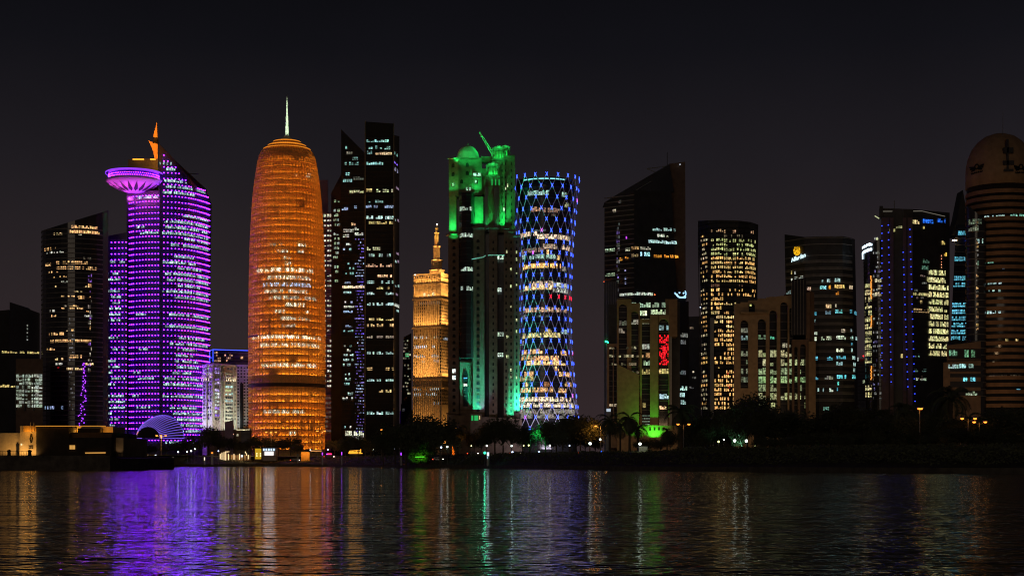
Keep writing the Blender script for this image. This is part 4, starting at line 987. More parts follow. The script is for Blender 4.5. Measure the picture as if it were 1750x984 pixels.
# right glass wing
D2 = 960
t = Tower('glass_wing_block', 'dark glass wing with a few pale lit windows, right of the tan red-shaft block', 1162, D2, 'office block')
s = lin([P(1147, D2), P(1158, D2-3), P(1177, D2+4)]); t.block('wall', 'glass', s, 26, [520, 515, 515]); t.bands(s, zrows(523, 740, 8.5, D2), .6, .2, 'band')
for y, a, b, c, g in ((572, 1151, 1156, COOL, .8), (583, 1151, 1156, ICE, .7), (572, 1160, 1175, (.25, .25, .22), .5), (584, 1160, 1172, (.2, .2, .2), .5), (636, 1154, 1172, (.1, .12, .12), .8), (663, 1162, 1174, COOL, 1), (674, 1157, 1170, COOL, .8), (687, 1163, 1172, COOL, .6), (720, 1150, 1160, (.2, .25, .2), .5)):
    t.run(s, y, a, b, c, h=2.6, w=1.5, miss=.1, gain=g)
for y in (596, 626, 652): t.run(s, y, 1148.5, 1150.5, ICE, h=1.6, w=1, miss=0)
t.finish()
t = Tower('dark_plain_slab', 'plain dark slab with almost no lights, just left of the amber-window tower', 1186, 1050, 'office block')
s = lin([P(1175, 1050), P(1198, 1050)]); t.block('wall', 'glass_flat', s, 20, [541, 540]); t.dress(s, rows(560, 700, 17), 1177, 1196, .5, ((.12, .12, .11), (.2, .15, .1)), h=1.4, w=1.4, miss=.4, k=.8); t.run(s, 635, 1183, 1194, (.4, .38, .25), h=1.2, miss=.3); t.finish()

# ================================================================== curved tower, amber windows
D = 1000
t = Tower('amber_window_tower', 'dark tower with curved top and dense grid of amber and yellow lit windows', 1245, D)
s = lin([P(1198.5, D+10), P(1211, D-2), P(1230, D-6), P(1262, D-5), P(1282, D-1), P(1294, D+6)], [P(1193, D+10), P(1211, D-2), P(1230, D-6), P(1262, D-5), P(1283, D-1), P(1296, D+6)], Z(520, D), Z(377, D))
t.block('wall', 'glass_flat', s, 30, [377.5, 376.5, 376, 377, 379.5, 384], zn=6)
t.bands(s, zrows(384, 700, 7.75, D), .5, .2, 'black'); t.fins(s, GZ, Z(392, D), 4.0, .3, .35, 'glass_flat')
AM = (.95, .52, .16); YG = (.55, .58, .22)
for i, y in enumerate(rows(395.5, 700, 7.72)):
    if i == 0: cs = ((.5, .3, .15),); pp, ms = .8, .5
    elif i == 1: cs = ((.15, .12, .07),); pp, ms = .3, .5
    elif i < 6: cs = (YG,); pp, ms = 1, .28
    elif i < 12: cs = (AM, (.85, .58, .2)); pp, ms = 1, .18
    elif i == 12: cs = ((.1, .05, .03),); pp, ms = .3, .6
    elif i in (13, 14): cs = (AM,); pp, ms = 1, .55
    elif i < 22: cs = (AM, (.85, .62, .25)); pp, ms = .95, .25
    else: cs = (AM,); pp, ms = .8, .35
    for a, b in ((1215, 1236), (1237, 1258), (1259, 1272), (1273, 1291)):
        if random.random() < pp: t.run(s, y, a, b, random.choice(cs), h=1.9, w=1.15, gap=.3, miss=ms, k=.45, gain=.95)
    if i > 0 and i != 12 and random.random() < .8: t.run(s, y+.5, 1198, 1209, random.choice((AM, (.6, .5, .3))), h=1.8, w=1.6, gap=.3, miss=.45, k=.5, gain=.8)
t.run(s, 637, 1243, 1245, RED, h=2, w=1, miss=0); t.run(s, 658, 1243, 1246, RED, h=1.6, w=1, miss=0); t.run(s, 661, 1245, 1248, RED, h=1.6, w=1, miss=0)
m = MB(); m.ball((X(1197.5, D), D+2, Z(524.5, D)), .4); t.part(m, 'beacon', 'led_white')
m = MB(); m.box(X(1211, D), X(1217, D), D-9, D-6.5, GZ, Z(545, D)); t.part(m, 'stair_shaft', 'gstone')
t.finish(95)

# ================================================================== tan arcade block (right)
D = 900
t = Tower('arcaded_tan_block', 'wide tan stone block with tall arches and greenish lit offices below the gold emblem tower', 1322, D, 'office block')
t.block('core_wall', 'glass_flat', lin([P(1258, D+16), P(1392, D+16)]), 26, [506, 520])
arch_panel(t, ((1255, D), (1311, D-3)), [(1265.5, 1279, 547, 663), (1295, 1309.5, 545, 765)], [520, 508]); a1 = infill(t, 1263, 1281, 546, 663, D+4); a2 = infill(t, 1293, 1311, 544, 765, D+3, step=14)
for px_ in (1284, 1302): 
    m = MB(); m.box(X(px_-5, D), X(px_+5, D), D-2.2, D-1.2, Z(534, D), Z(522, D)); m.poly([(X(px_+5*cos(q), D), D-2.2, Z(525-6*sin(q), D)) for q in [pi*k/8 for k in range(9)]][::-1]); t.part(m, 'arched_window', 'black')
t.run(lin([P(1278, D-2.4), P(1290, D-2.4)]), 521.5, 1281, 1285, (.7, .7, .2), h=1, w=1.3, miss=0)
m = MB(); m.box(X(1264, D), X(1312, D), D-5, D-1, Z(536.5, D), Z(534.5, D)); t.part(m, 'balcony', 'tan')
arch_panel(t, ((1310, D-3), (1356, D-1)), [(1315, 1328, 530, 765), (1333.5, 1346.5, 516, 765), (1349, 1356, 526, 765)], [508, 504]); a3 = infill(t, 1313, 1356, 516, 765, D+3, step=14)
t.block('wall', 'brown', lin([P(1378, D), P(1391.5, D+3)]), 14, [494, 500]); t.block('wall', 'brown', lin([P(1340, D+10), P(1355, D+10)]), 12, [503, 503])
sh = lin([P(1353, D-4), P(1378, D-4)]); t.block('dark_shaft', 'glass', sh, 14, [478, 474], base=Z(573, D)); t.fins(sh, Z(573, D), Z(479, D), 1.7, .2, .25, 'band')
arch_panel(t, ((1354, D-4), (1384, D-3)), [(1357.5, 1363.5, 592, 765), (1367.5, 1377.5, 588, 765)], 580, mat='brown'); a4 = infill(t, 1355, 1380, 588, 765, D+1, step=14)
t.block('pier_wall', 'tan', lin([P(1382, D-5), P(1394, D-3)]), 10, [583, 583], base=GZ); t.block('pier_wall', 'brown', lin([P(1377, D-2), P(1384, D-2)]), 8, [500, 500])
for y, sf, a, b, c, g in ((564.5, a1, 1266, 1279, (.15, .16, .12), .8), (577, a1, 1266, 1278, COOL, .35), (576, a2, 1296, 1309, (.2, .32, .18), .6), (576, a3, 1316, 1327, (.08, .42, .24), .9), (590, a3, 1332, 1351, (.3, .28, .18), .7)):
    t.run(sf, y, a, b, c, h=2.6, w=1.5, miss=.1, gain=g)
for i, y in enumerate((604, 619, 634, 648.5, 662.5, 677, 692.5)):
    c = random.choice(((.34, .34, .16), (.38, .40, .20), (.30, .36, .18))); 
    if i == 3: c = (.28, .42, .18)
    g = .85 if i < 6 else .5
    if i < 4: t.run(a1, y, 1266, 1279, (.16, .18, .11), h=3, w=1.4, miss=.3, gain=.7)
    t.run(a2, y, 1296, 1310, c, h=4.0, w=2.0, miss=.05, k=.3, gain=g)
    if i != 6: t.run(a3, y, 1316, 1333, c, h=4.0, w=2.0, miss=.05, k=.3, gain=g)
    if i not in (4, 6): t.run(a3, y, 1334, 1354, c, h=4.0, w=2.0, miss=.05, k=.3, gain=g)
    if i > 0: t.run(a4, y, 1358 if i != 4 else 1366, 1380, c, h=3.4, w=1.8, miss=.1 if i in (3, 5) else .6, k=.5, gain=g*.8)
t.run(a3, 692, 1317, 1325, (.6, .58, .25), h=3, w=2, miss=0)
t.finish()
for y, sf, a, b in ((604, a3, 1316, 1354),): pass

# ================================================================== tower with gold emblem
D = 1000
t = Tower('emblem_tower', 'dark curved-corner tower with a round gold emblem and white lettering at its top', 1403, D)
s = lin([P(1346, D+10), P(1375, D-4), P(1400, D-8), P(1440, D-8), P(1460, D-2), P(1466, D+8)], [P(1341, D+10), P(1375, D-4), P(1400, D-8), P(1440, D-8), P(1456, D-2), P(1461, D+8)], Z(650, D), Z(405, D))
t.block('wall', 'glass_flat', s, 30, [400.5, 405, 404, 403.5, 407, 409], zn=6)
t.bands(s, [Z(y, D-4) for y in (408, 419)]+zrows(438, 690, 11.8, D-4), .5, .3, 'band_light')
for y in rows(448, 690, 11.8): t.bands(s, [Z(y, D-4)], 1.1, .12, 'band')
for y, a, b, c, g in ((466, 1352, 1354, YEL, .9), (466, 1358, 1360, WHITE, .7), (476, 1358, 1373, WHITE, .5), (478, 1352, 1355, WHITE, .7), (500, 1344, 1352, COOL, .5), (481, 1401, 1407, COOL, .5), (479.5, 1413, 1419, COOL, .7), (478.5, 1426, 1436, COOL, .8), (494, 1379, 1386, (.8, .5, .35), 1.2), (491, 1401, 1416, (.2, .55, .6), 1.2), (490.5, 1416, 1420, AMBER, .9), (489.5, 1426, 1443, (.85, .55, .16), 1.1), (490.5, 1451, 1457, (.7, .5, .3), .8), (501, 1428, 1434, AMBER, .6),
        (523, 1411, 1421, (.75, .5, .25), 1), (522, 1427, 1430, (.5, .4, .3), .7), (536, 1391, 1396, CYAN, .6), (534, 1407, 1420, (.12, .2, .25), .6), (532, 1427, 1443, (.15, .62, .62), 1.1), (532, 1452, 1456, CYAN, .9), (534, 1460, 1464, CYAN, .7), (547, 1391, 1394, COOL, .5), (569, 1391, 1397, (.5, .55, .45), 1.1), (565, 1438, 1444, (.55, .45, .3), .9), (565, 1453, 1456, COOL, .5),
        (579, 1391, 1396, (.6, .72, .5), 1.2), (578, 1403, 1409, (.6, .72, .5), 1.4), (577.5, 1412, 1421, (.5, .6, .35), 1.1), (576.5, 1429, 1445, (.6, .7, .5), 1.3), (577, 1453, 1458, (.45, .65, .55), 1), (578, 1462, 1465, COOL, .9), (588, 1454, 1457, CYAN, .8), (598.5, 1429, 1441, (.62, .68, .45), 1.2), (598, 1454, 1457, COOL, .6), (612, 1393, 1398, CYAN, 1), (612, 1413, 1423, CYAN, 1), (611, 1429, 1445, CYAN, .8), (611, 1456, 1461, COOL, .8), (621, 1429, 1440, (.3, .5, .5), 1), (622, 1458, 1462, COOL, .8), (632, 1458, 1461, COOL, .7),
        (647, 1393, 1399, CYAN, 1), (645, 1405, 1424, (.18, .18, .14), .8), (643.5, 1430, 1446, (.12, .58, .62), 1.3), (643.5, 1456, 1462, (.12, .55, .55), 1.2), (655, 1431, 1434, (.1, .6, .5), .9), (666, 1397, 1400, COOL, .8), (666, 1417, 1424, (.6, .7, .55), 1.2), (665, 1430, 1432, CYAN, .6), (666, 1406, 1408, COOL, .6), (698, 1407, 1417, (.2, .5, .35), .9)):
    t.run(s, y, a, b, c, h=2.3, w=1.35, miss=.05, k=.35, gain=g)
t.finish()
# emblem and lettering follow the facade between px 1346 and 1375
A, B = P(1346.5, D+9), P(1375, D-4.5); dirv = Vector((B[0]-A[0], B[1]-A[1], 0)); L = dirv.length; dirv.normalize(); nv = Vector((dirv.y, -dirv.x, 0))
def face(px, py, o=.6):
    pl = [(A[0], A[1]), (B[0], B[1])]; q = at(pl, solve(pl, px)); return Vector((q[0], q[1], Z(py, q[1])))+nv*o
m = MB()
def ring_pts(a0, a1, r=1., sx=1., c=(0, 0)): return [(c[0]+sx*r*cos(radians(a)), c[1]+r*sin(radians(a))) for a in range(a0, a1+1, 15)]
def petal(c, rx, ry, rot, a0=0, a1=360):
    out = []
    for a in range(a0, a1+1, 24): x, y = rx*cos(radians(a)), ry*sin(radians(a)); r = radians(rot); out.append((c[0]+x*cos(r)-y*sin(r), c[1]+x*sin(r)+y*cos(r)))
    return out
for crv in (petal((-.45, .25), .28, .75, 12), petal((-.62, -.1), .25, .6, 30), petal((.05, .45), .3, .52, -5), petal((.45, .3), .26, .7, -18), petal((.68, 0), .2, .7, -8), petal((-.1, -.4), .25, .55, 10), petal((.35, -.5), .24, .48, -35), petal((-.45, -.6), .2, .4, 40), ring_pts(200, 350, .97)):
    pr = None
    for u, v in crv:
        p = face(1363+5.8*u, 429.3-7.2*v)
        if pr is not None: m.bar(pr, p, .10)
        pr = p
m.build('round_emblem', glow('gold_neon', (1., .50, .01), 1.5), t.root)
def sign(txt, px, py, size, mat, parent, name, ang, face_fn, skew=0.):
    cu = bpy.data.curves.new(name, 'FONT'); cu.body = txt; cu.size = size; cu.extrude = .08; cu.align_x = 'CENTER'; cu.offset = .03
    o = bpy.data.objects.new(name, cu); COL.objects.link(o); o.parent = parent
    p = face_fn(px, py); o.location = p-origin_of(parent)
    cu.materials.append(mat); return o
sg = sign('Alfardan', 1366, 443.4, 4.1, glow('white_neon', (.62, .85, .90), 1.7), t.root, 'sign_lettering', 0, face)
from mathutils import Matrix
ax = (dirv*cos(radians(9))+Vector((0, 0, 1))*sin(radians(9))).normalized(); az = nv.normalized(); ay = az.cross(ax).normalized()
sg.rotation_euler = Matrix((ax, ay, az)).transposed().to_euler()
bpy.context.view_layer.update()
me_ = bpy.data.meshes.new_from_object(sg.evaluated_get(bpy.context.evaluated_depsgraph_get())); nm_ = bpy.data.objects.new('sign_text', me_); COL.objects.link(nm_); nm_.parent = t.root; nm_.location = sg.location; nm_.rotation_euler = sg.rotation_euler
bpy.data.objects.remove(sg); nm_.name = 'sign_lettering'

# ---- distant low roofs
t = Tower('low_grey_block', 'faint low grey block between the gold emblem tower and the wrapped-lettering tower', 1472, 1150, 'office block')
s = lin([P(1458, 1150), P(1484, 1150)]); t.block('wall', 'gstone', s, 20, [614, 612]); t.bands(s, zrows(618, 690, 6, 1150), .5, .3, 'band'); t.run(s, 652, 1470, 1482, (.3, .4, .25), h=2.4, miss=.1, gain=.8); t.run(s, 614, 1465.5, 1466.8, WHITE, h=3, miss=0, gain=1.5)
m = MB(); m.ball((X(1474.5, 1150), 1148, Z(608.5, 1150)), .5); t.part(m, 'beacon', glow('red_dot', (1, .02, .02), 4)); t.finish()

# ---- curved tower with white sign
D = 990
t = Tower('wrapped_sign_tower', 'slim dark rounded tower with white lit lettering curling round its top', 1494, D)
fr = arc(1501, D, M(26, D), 182, 300, 12); s = lin(fr); pxs = [CX+F*p[0]/p[1] for p in fr]
lean = lambda z: [(p[0]+max(0, (Z(420, D)-z))/max(1, Z(420, D)-GZ)*M(6, D), p[1]) for p in fr]
t.block('wall', 'glass', lean, 24, [427-(q-1475)*.72 if q < 1500 else 409 for q in pxs], zn=5)
t.bands(lean, zrows(450, 690, 7.3, D), .5, .2, 'glass_flat')
SW = glow('white_sign', (.70, .88, 1.), 2.4)
m = MB(); pl = lean(Z(420, D))
def lp(px, py, o=.5):
    q = at(pl, solve(pl, px)); ow = outward(pl, solve(pl, px)[0], o); return Vector((q[0]+ow[0], q[1]+ow[1], Z(py, q[1])))
glyph = {'l': [[(0, 0), (0, 1)]], 'd': [[(0, 0), (.8, 0), (.8, .9), (0, .6), (0, 0)]], 'o': [[(0, 0), (.8, 0), (.8, .6), (0, .6), (0, 0)]], 'A': [[(0, 0), (.4, 1), (.8, 0)], [(.2, .4), (.6, .4)]], 'M': [[(0, 0), (0, 1), (.4, .4), (.8, 1), (.8, 0)]], 'B': [[(0, 0), (0, 1), (.7, .9), (.6, .5), (.8, .2), (0, 0)], [(0, .5), (.6, .5)]], 'W': [[(0, 1), (.2, 0), (.4, .7), (.6, 0), (.8, 1)]]}
def glyphs(seq, px0, py0, wpx, hpx, slope):
    for i, g in enumerate(seq):
        for st_ in glyph[g]:
            for a, b in zip(st_, st_[1:]):
                pa, pb = px0+(i+a[0])*wpx, px0+(i+b[0])*wpx
                f = lambda px, v: lp(px, py0-slope*(px-px0)+(px-px0)**2*.018-v*hpx)
                m.bar(f(pa, a[1]), f(pb, b[1]), .26)
glyphs('ldoAMBo', 1474.5, 425.5, 2.35, 4.3, .68); glyphs('ABMWBlB', 1475.5, 434.5, 2.2, 4.5, .70); m.bar(lp(1475.3, 432), lp(1475.6, 443), .4); m.build('sign_lettering', SW, t.root)
for i, y in enumerate(rows(486, 680, 11.6)):
    if y < 620 or y > 655: t.run(lean, y+3, 1478.5, 1490, (.62, .55, .25), h=3.2, w=1.2, miss=.08, k=.5, gain=.9); 
    if i < 3: t.run(lean, y-6, 1491, 1510, (.55, .48, .3), h=2.6, w=1.2, miss=.1, gain=.8)
for y in rows(408, 680, 8): t.run(lean, y, 1492, 1507, random.choice(((.12, .12, .12), (.2, .22, .2), (.12, .10, .25))), h=1.6, w=1.1, miss=.6, k=.9)
m = MB()
for y0, y1 in ((472, 512), (540, 560), (626, 650)):
    for k in range(int((y1-y0)/2)): q = lp(1489.5+random.uniform(-.5, .5), y0+k*2, .6); m.box(q.x-.3, q.x+.3, q.y-.3, q.y+.3, q.z-.3, q.z+.3)
t.part(m, 'orange_light_column', glow('orange_dots', (1, .35, .05), 1.3)); t.finish()
m = MB(); m.ball((X(1492.5, D), D-10, Z(412, D)), .8); t.part(m, 'roof_lamp', glow('roof_lamp', (.7, .75, .4), .9))

# ---- blue dotted tower
D = 960
t = Tower('blue_dotted_tower', 'broad dark tower with vertical lines of small blue lights and yellow lit floors', 1563, D)
s = lin([P(1506, D+2), P(1545, D-4), P(1560, D-4), P(1623, D+8)]); t.block('wall', 'glass_flat', s, 34, [355.5, 357, 357.5, 363.5])
t.block('parapet', 'glass_flat', lin([P(1503, D), P(1509, D)]), 10, [352, 352], base=Z(372, D))
m = MB(); m.box(X(1535, D), X(1536, D), D+10, D+11, Z(358, D), Z(338, D)); t.part(m, 'antenna', 'metal')
m = MB(); m.bar((X(1508, D), D+.6, Z(361, D)), (X(1572, D), D-5, Z(363, D)), .2); m.bar((X(1572, D), D-5, Z(363, D)), (X(1620, D), D+6.5, Z(367, D)), .18); t.part(m, 'parapet_light', glow('dim_line', (.5, .45, .35), .35))
m = MB(); m.bar((X(1495, D), D, Z(369, D)), (X(1502.5, D), D, Z(373.5, D)), .3); t.part(m, 'side_light', glow('pale_line', (.6, .65, .35), .9))
for a, b, o in ((1506.5, 1520, -2), (1520.5, 1527, -6), (1543, 1549, -6), (1551, 1559.5, -7)): t.block('vertical_rib', surface('maroon_rib', (.12, .075, .085), .7), lin([P(a, D+o), P(b, D+o)]), 6, [372, 372])
for px_, y0, y1, dx in ((1507.2, 386, 652, 0), (1518.2, 384.5, 660, 5), (1543.5, 431, 672, 8.5), (1555, 392, 690, 9)):
    for y in rows(y0, y1, 12.75):
        m = MB(); d_ = D-8.2; x = X(px_+dx*(y-y0)/(y1-y0), d_); m.box(x-.3, x+.3, d_-.3, d_+.3, Z(y, d_)-.26, Z(y, d_)+.26); t.runs.append((1, m, 'blue_light', 'led_dot_blue'))
fr = lin([P(1560, D-4.2), P(1585, D+.3), P(1622, D+7.6)])
for y, a, b, c, g in ((379, 1555, 1571, (.75, .6, .25), 1.1), (377.5, 1577, 1595, (.02, .16, .85), 1.1), (376.5, 1602, 1616, (.02, .16, .85), 1.0), (388, 1577, 1580, YEL, .8), (414.5, 1609, 1615, (.5, .38, .1), .9), (434.5, 1613, 1618, (.8, .5, .08), .9), (457, 1575, 1586, (.08, .2, .13), .8), (446, 1577, 1588, (.08, .2, .13), .7), (530, 1561, 1588, (.5, .33, .15), .7), (516.5, 1572, 1576, YEL, .8), (503, 1560, 1587, (.55, .5, .2), .8)):
    t.run(fr if a > 1558 else s, y, a, b, c, h=2.4, w=1.4, miss=.05, gain=g)
t.run(lin([P(1519, D-4), P(1545, D-6)]), 393, 1520, 1530, (.5, .5, .18), h=2.4, w=1.3, miss=.1); t.run(lin([P(1519, D-4), P(1545, D-6)]), 388.5, 1531, 1542, (.4, .4, .18), h=1.4, w=1.3, miss=.2, gain=.7)
for i, y in enumerate(rows(465, 612, 12.55)): t.run(fr, y, 1587 if i != 1 else 1584, 1616 if i < 2 else 1620.5, (.66, .62, .27), h=3.1, w=1.15, gap=.15, miss=.06, k=.4, gain=1.0)
for y in (437, 442, 447, 452, 457): t.run(fr, y, 1608, 1609.5, (1, .4, .2), h=1, w=1, miss=0)
t.bands(fr, zrows(470, 690, 12.55, D), .8, .3, 'glass_flat'); t.dress(s, rows(420, 660, 12.5), 1561, 1585, .5, ((.12, .12, .10), (.14, .10, .08), (.06, .12, .10)), h=1.8, w=1.3, miss=.4, k=.7)
t.run(s, 608, 1539, 1544, (.5, .4, .15), h=2.4, w=1.3, miss=0); t.run(s, 647, 1565, 1590, (.2, .25, .18), h=2, miss=.3); t.finish(110)

# ---- cyan lit tower + thin spike behind
D = 1050
t = Tower('cyan_office_tower', 'dark tower with bands of cyan lit offices and a slanted spike-like top', 1641, D)
s = lin([P(1622, D), P(1659, D)], [P(1633, D), P(1662, D)], GZ+60, Z(400, D)); t.block('wall', 'glass_blue', s, 24, [384, 384], zn=4)
m = MB(); m.rings([[(X(a, D), D+6+dy, Z(b, D)) for a, b in ((1631, 400), (1662, 400), (1660, 380), (1650, 322), (1640, 372))] for dy in (0, 14)]); t.part(m, 'slanted_crown', 'glass_flat')
for y, a, b, g in ((398.5, 1637, 1651, .9), (442.5, 1631, 1650, .9), (475.5, 1630, 1652, .9), (486.5, 1629, 1653, .8), (521, 1625, 1655, 1.0), (532.5, 1625, 1655, 1.1), (544, 1626, 1654, .8), (555, 1625, 1656, 1), (567, 1625, 1656, 1.1), (578, 1625, 1657, 1.2)):
    t.run(s, y, a, b, (.10, .42, .56), h=2.9, w=1.3, miss=.04, k=.45, gain=g)
t.bands(s, zrows(408, 590, 11.4, D), .5, .25, 'band')
m = MB(); m.bar((X(1626, D), D-2, Z(411.5, D)), (X(1634, D), D-2, Z(411.5, D)), .22); m.ball((X(1629.5, D), D-2, Z(411.5, D)), .55); t.part(m, 'warm_light', 'warm_lamp')
m = MB(); m.ball((X(1651.5, D), D-2, Z(410.5, D)), .5); t.part(m, 'blue_light', 'led_blue'); t.finish()

# ---- small tan block with dome
D = 850
t = Tower('domed_tan_block', 'low brown banded block with a shallow dome, in front of the cyan lit tower', 1645, D, 'office block')
s = lin([P(1614, D+4), P(1628, D-2), P(1676, D-2)]); t.block('wall', 'brown', lin([P(1618, D), P(1676, D)]), 26, [590, 583])
m = MB(); m.lathe(X(1641.5, D), D+10, [(M(16, D), Z(591, D))]+[(M(14.5, D)*cos(q), Z(588, D)+M(11, D)*sin(q)) for q in [radians(k) for k in range(0, 89, 11)]], 20); t.part(m, 'dome', 'glass_flat', True)
t.block('wall', 'brown', lin([P(1612, D-3), P(1676, D-3)]), 12, [619, 616])
m = MB()
for y0, y1 in ((596, 613), (625, 635), (639, 645), (652, 662), (668, 676)): m.box(X(1621, D), X(1676.5, D), D-3.25 if y0 > 615 else D-.25, D-3 if y0 > 615 else D, Z(y1, D), Z(y0, D))
t.part(m, 'window_band', 'glass')
f1 = lin([P(1618, D-.2), P(1676, D-.2)]); f2 = lin([P(1612, D-3.2), P(1676, D-3.2)])
t.run(f1, 603, 1617, 1636, (.16, .38, .22), h=3, w=1.2, miss=.15, k=.6, gain=.7); t.run(f1, 604, 1648, 1674, (.16, .38, .2), h=4, w=1.2, miss=.3, k=.7, gain=.7)
for y, a, b, c, g in ((626, 1620, 1638, COOL, .8), (625, 1639, 1651, (.3, .6, .6), 1.1), (625, 1655, 1664, COOL, .6), (648, 1646, 1653, (.15, .62, .75), 1.3), (648, 1658, 1667, (.15, .62, .75), 1.1), (672, 1650, 1674, (.3, .36, .25), .8)): t.run(f2, y, a, b, c, h=2.2, w=1.3, miss=.1, gain=g)
t.finish()

# ---- striped round tower at right edge
D = 880
t = Tower('striped_round_tower', 'large round brown tower with dark ring stripes and a domed cap bearing a dark emblem', 1720, D)
cxp = 1708; R = M(56, D)
fr = arc(cxp, D, R, 172, 372, 40); s = lin(fr)
bs = lin(arc(cxp, D, R*.96, 0, 360, 60)[:-1])
m = MB(); cx, cy = X(cxp, D), D
dome = [(R, GZ), (R, Z(300, D)), (R*.985, Z(285, D)), (R*.93, Z(270, D)), (R*.82, Z(256, D)), (R*.66, Z(244, D)), (R*.45, Z(235, D)), (R*.2, Z(230, D)), (.4, Z(229, D))]
# body: stone rings alternate with set-back glass
m.lathe(cx, cy, [(R*.965, GZ), (R*.965, Z(314, D))], 64); t.part(m, 'glazed_wall', 'glass', True)
m = MB(); m.lathe(cx, cy, [(R*1.0, Z(322, D))]+dome[1:], 64); t.part(m, 'domed_cap', surface('cap_stone', (.34, .21, .12), .8, 0, .2, .3), True)
RS = surface('ring_stone', (.32, .17, .09), .8, 0, .2, .3)
for i, y in enumerate(rows(338, 705, 11.6)):
    m = MB(); m.rings([[(cx+q*cos(2*pi*k/64), cy+q*sin(2*pi*k/64), z) for k in range(64)] for q, z in ((R*.95, Z(y, D)), (R, Z(y, D)), (R, Z(y-6.4, D)), (R*.95, Z(y-6.4, D)))], False); t.part(m, 'stone_ring', RS)
m = MB(); m.box(X(1697, D), X(1713, D), D-R*.99-.9, D-R*.9, Z(304, D), Z(300, D)); m.box(X(1696, D), X(1714, D), D-R*.99-.9, D-R*.9, Z(293, D), Z(286, D)); m.box(X(1697, D), X(1713, D), D-R*.99-.9, D-R*.86, Z(273, D), Z(264, D)); m.box(X(1702, D), X(1705, D), D-R*.99-.9, D-R*.86, Z(300, D), Z(250, D)); t.part(m, 'roof_louvre', 'glass_flat')
m = MB(); m.bar((X(1705, D), D-R*.5, Z(262, D)), (X(1705, D), D-R*.5, Z(198, D)), .3, 5, .12); t.part(m, 'antenna', 'metal')
sfz = lambda z: arc(cxp, D, R*1.012, 180, 360, 36)
def onr(px, py, o=0): pl = sfz(0); q = at(pl, solve(pl, px)); return Vector((q[0], q[1]-o, Z(py, q[1])))
for c0 in (1669, 1745):        # dark emblem: ring with two wings over a line of lettering
    m = MB(); f = lambda u, v: onr(c0+u, 289-v+(-u*.25 if c0 < 1700 else 0))
    pts = [f(3.2*cos(a), 4+4*sin(a)) for a in [2*pi*k/12 for k in range(13)]]
    for a, b in zip(pts, pts[1:]): m.bar(a, b, .35)
    for w in (-1, 1):
        m.bar(f(2.5*w, 3), f(12*w, 5), .5); m.bar(f(2.5*w, .8), f(11*w, 1.4), .5); m.bar(f(3*w, -1), f(9*w, -2), .4)
    for k in range(9): m.bar(f(-9+2.2*k, -7), f(-9+2.2*k+(k % 3)*.7, -4.6), .28); 
    m.bar(f(-9, -7), f(9.5, -7), .22); m.build('dark_emblem', 'black', t.root)
# glass bustle at its left
gb = arc(1668, D-R*.72, M(16.5, D), 180, 340, 12); gs = lin(gb); gx = [CX+F*p[0]/p[1] for p in gb]
t.block('glass_bustle', 'glass', gs, 18, [352 if q < 1656 else 352+(q-1656)*.9 for q in gx]); t.bands(gs, zrows(400, 690, 11.6, D-10), .5, .25, 'band')
gr = lambda px: Z(356+max(0, px-1656)*.9, D)
for y, a, b, c, g in ((380, 1655, 1680, (.14, .18, .12), .8), (392, 1655, 1672, (.18, .2, .14), .7), (411, 1670, 1680, COOL, .7), (450, 1667, 1673, (.3, .5, .35), .7)): t.run(gs, y, a, b, c, h=3, w=1.3, miss=.2, k=.6, gain=g, roof=gr)
for y in rows(380, 680, 7): t.run(gs, y, 1668, 1672, random.choice(((.35, .2, .08), (.12, .12, .1), (.5, .3, .1))), h=1.4, w=.9, miss=.5, k=.8)
for y, a, b, c, g in ((371, 1682, 1698, COOL, .8), (369.5, 1702, 1717, COOL, .9), (367.5, 1726, 1739, (.2, .5, .38), 1.2), (367.5, 1742, 1750, (.2, .5, .38), .9), (409, 1683, 1700, COOL, .7), (407, 1704, 1711, COOL, .8), (445.5, 1688, 1698, (.2, .5, .38), .9), (455, 1713, 1717, ICE, .6), (454, 1726, 1742, (.3, .28, .25), .7), (482, 1688, 1703, COOL, .7), (481, 1706, 1712, COOL, .9), (494, 1690, 1700, COOL, .7), (494, 1706, 1710, COOL, .8), (533, 1687, 1702, COOL, .9), (531.5, 1706, 1714, COOL, .9), (580, 1718, 1723, YEL, .9), (580, 1735, 1740, YEL, .9), (619, 1692, 1700, (.35, .25, .15), .7), (643, 1690, 1745, (.3, .22, .14), .4), (667, 1720, 1727, (.2, .6, .8), 1.0), (666, 1737, 1746, (.2, .6, .85), 1.2)):
    t.run(lin(arc(cxp, D, R*.97, 180, 360, 36)), y+1.5, a, b, c, h=1.9, w=1.3, miss=.1, gain=g)
t.finish()
# ================================================================== setting
coast = [(-3000, 470), (-300, 560), (150, 600), (230, 690), (300, 760), (450, 800), (560, 760), (640, 690), (800, 590), (950, 480), (1100, 425), (1300, 375), (1600, 325), (2300, 270), (4200, 230)]
cl = [P(a, d) if -400 < a < 2400 else (X(a, 600 if a < 0 else 230), d) for a, d in coast]
cl[0] = (-4000, 500); cl[-1] = (4000, 200)
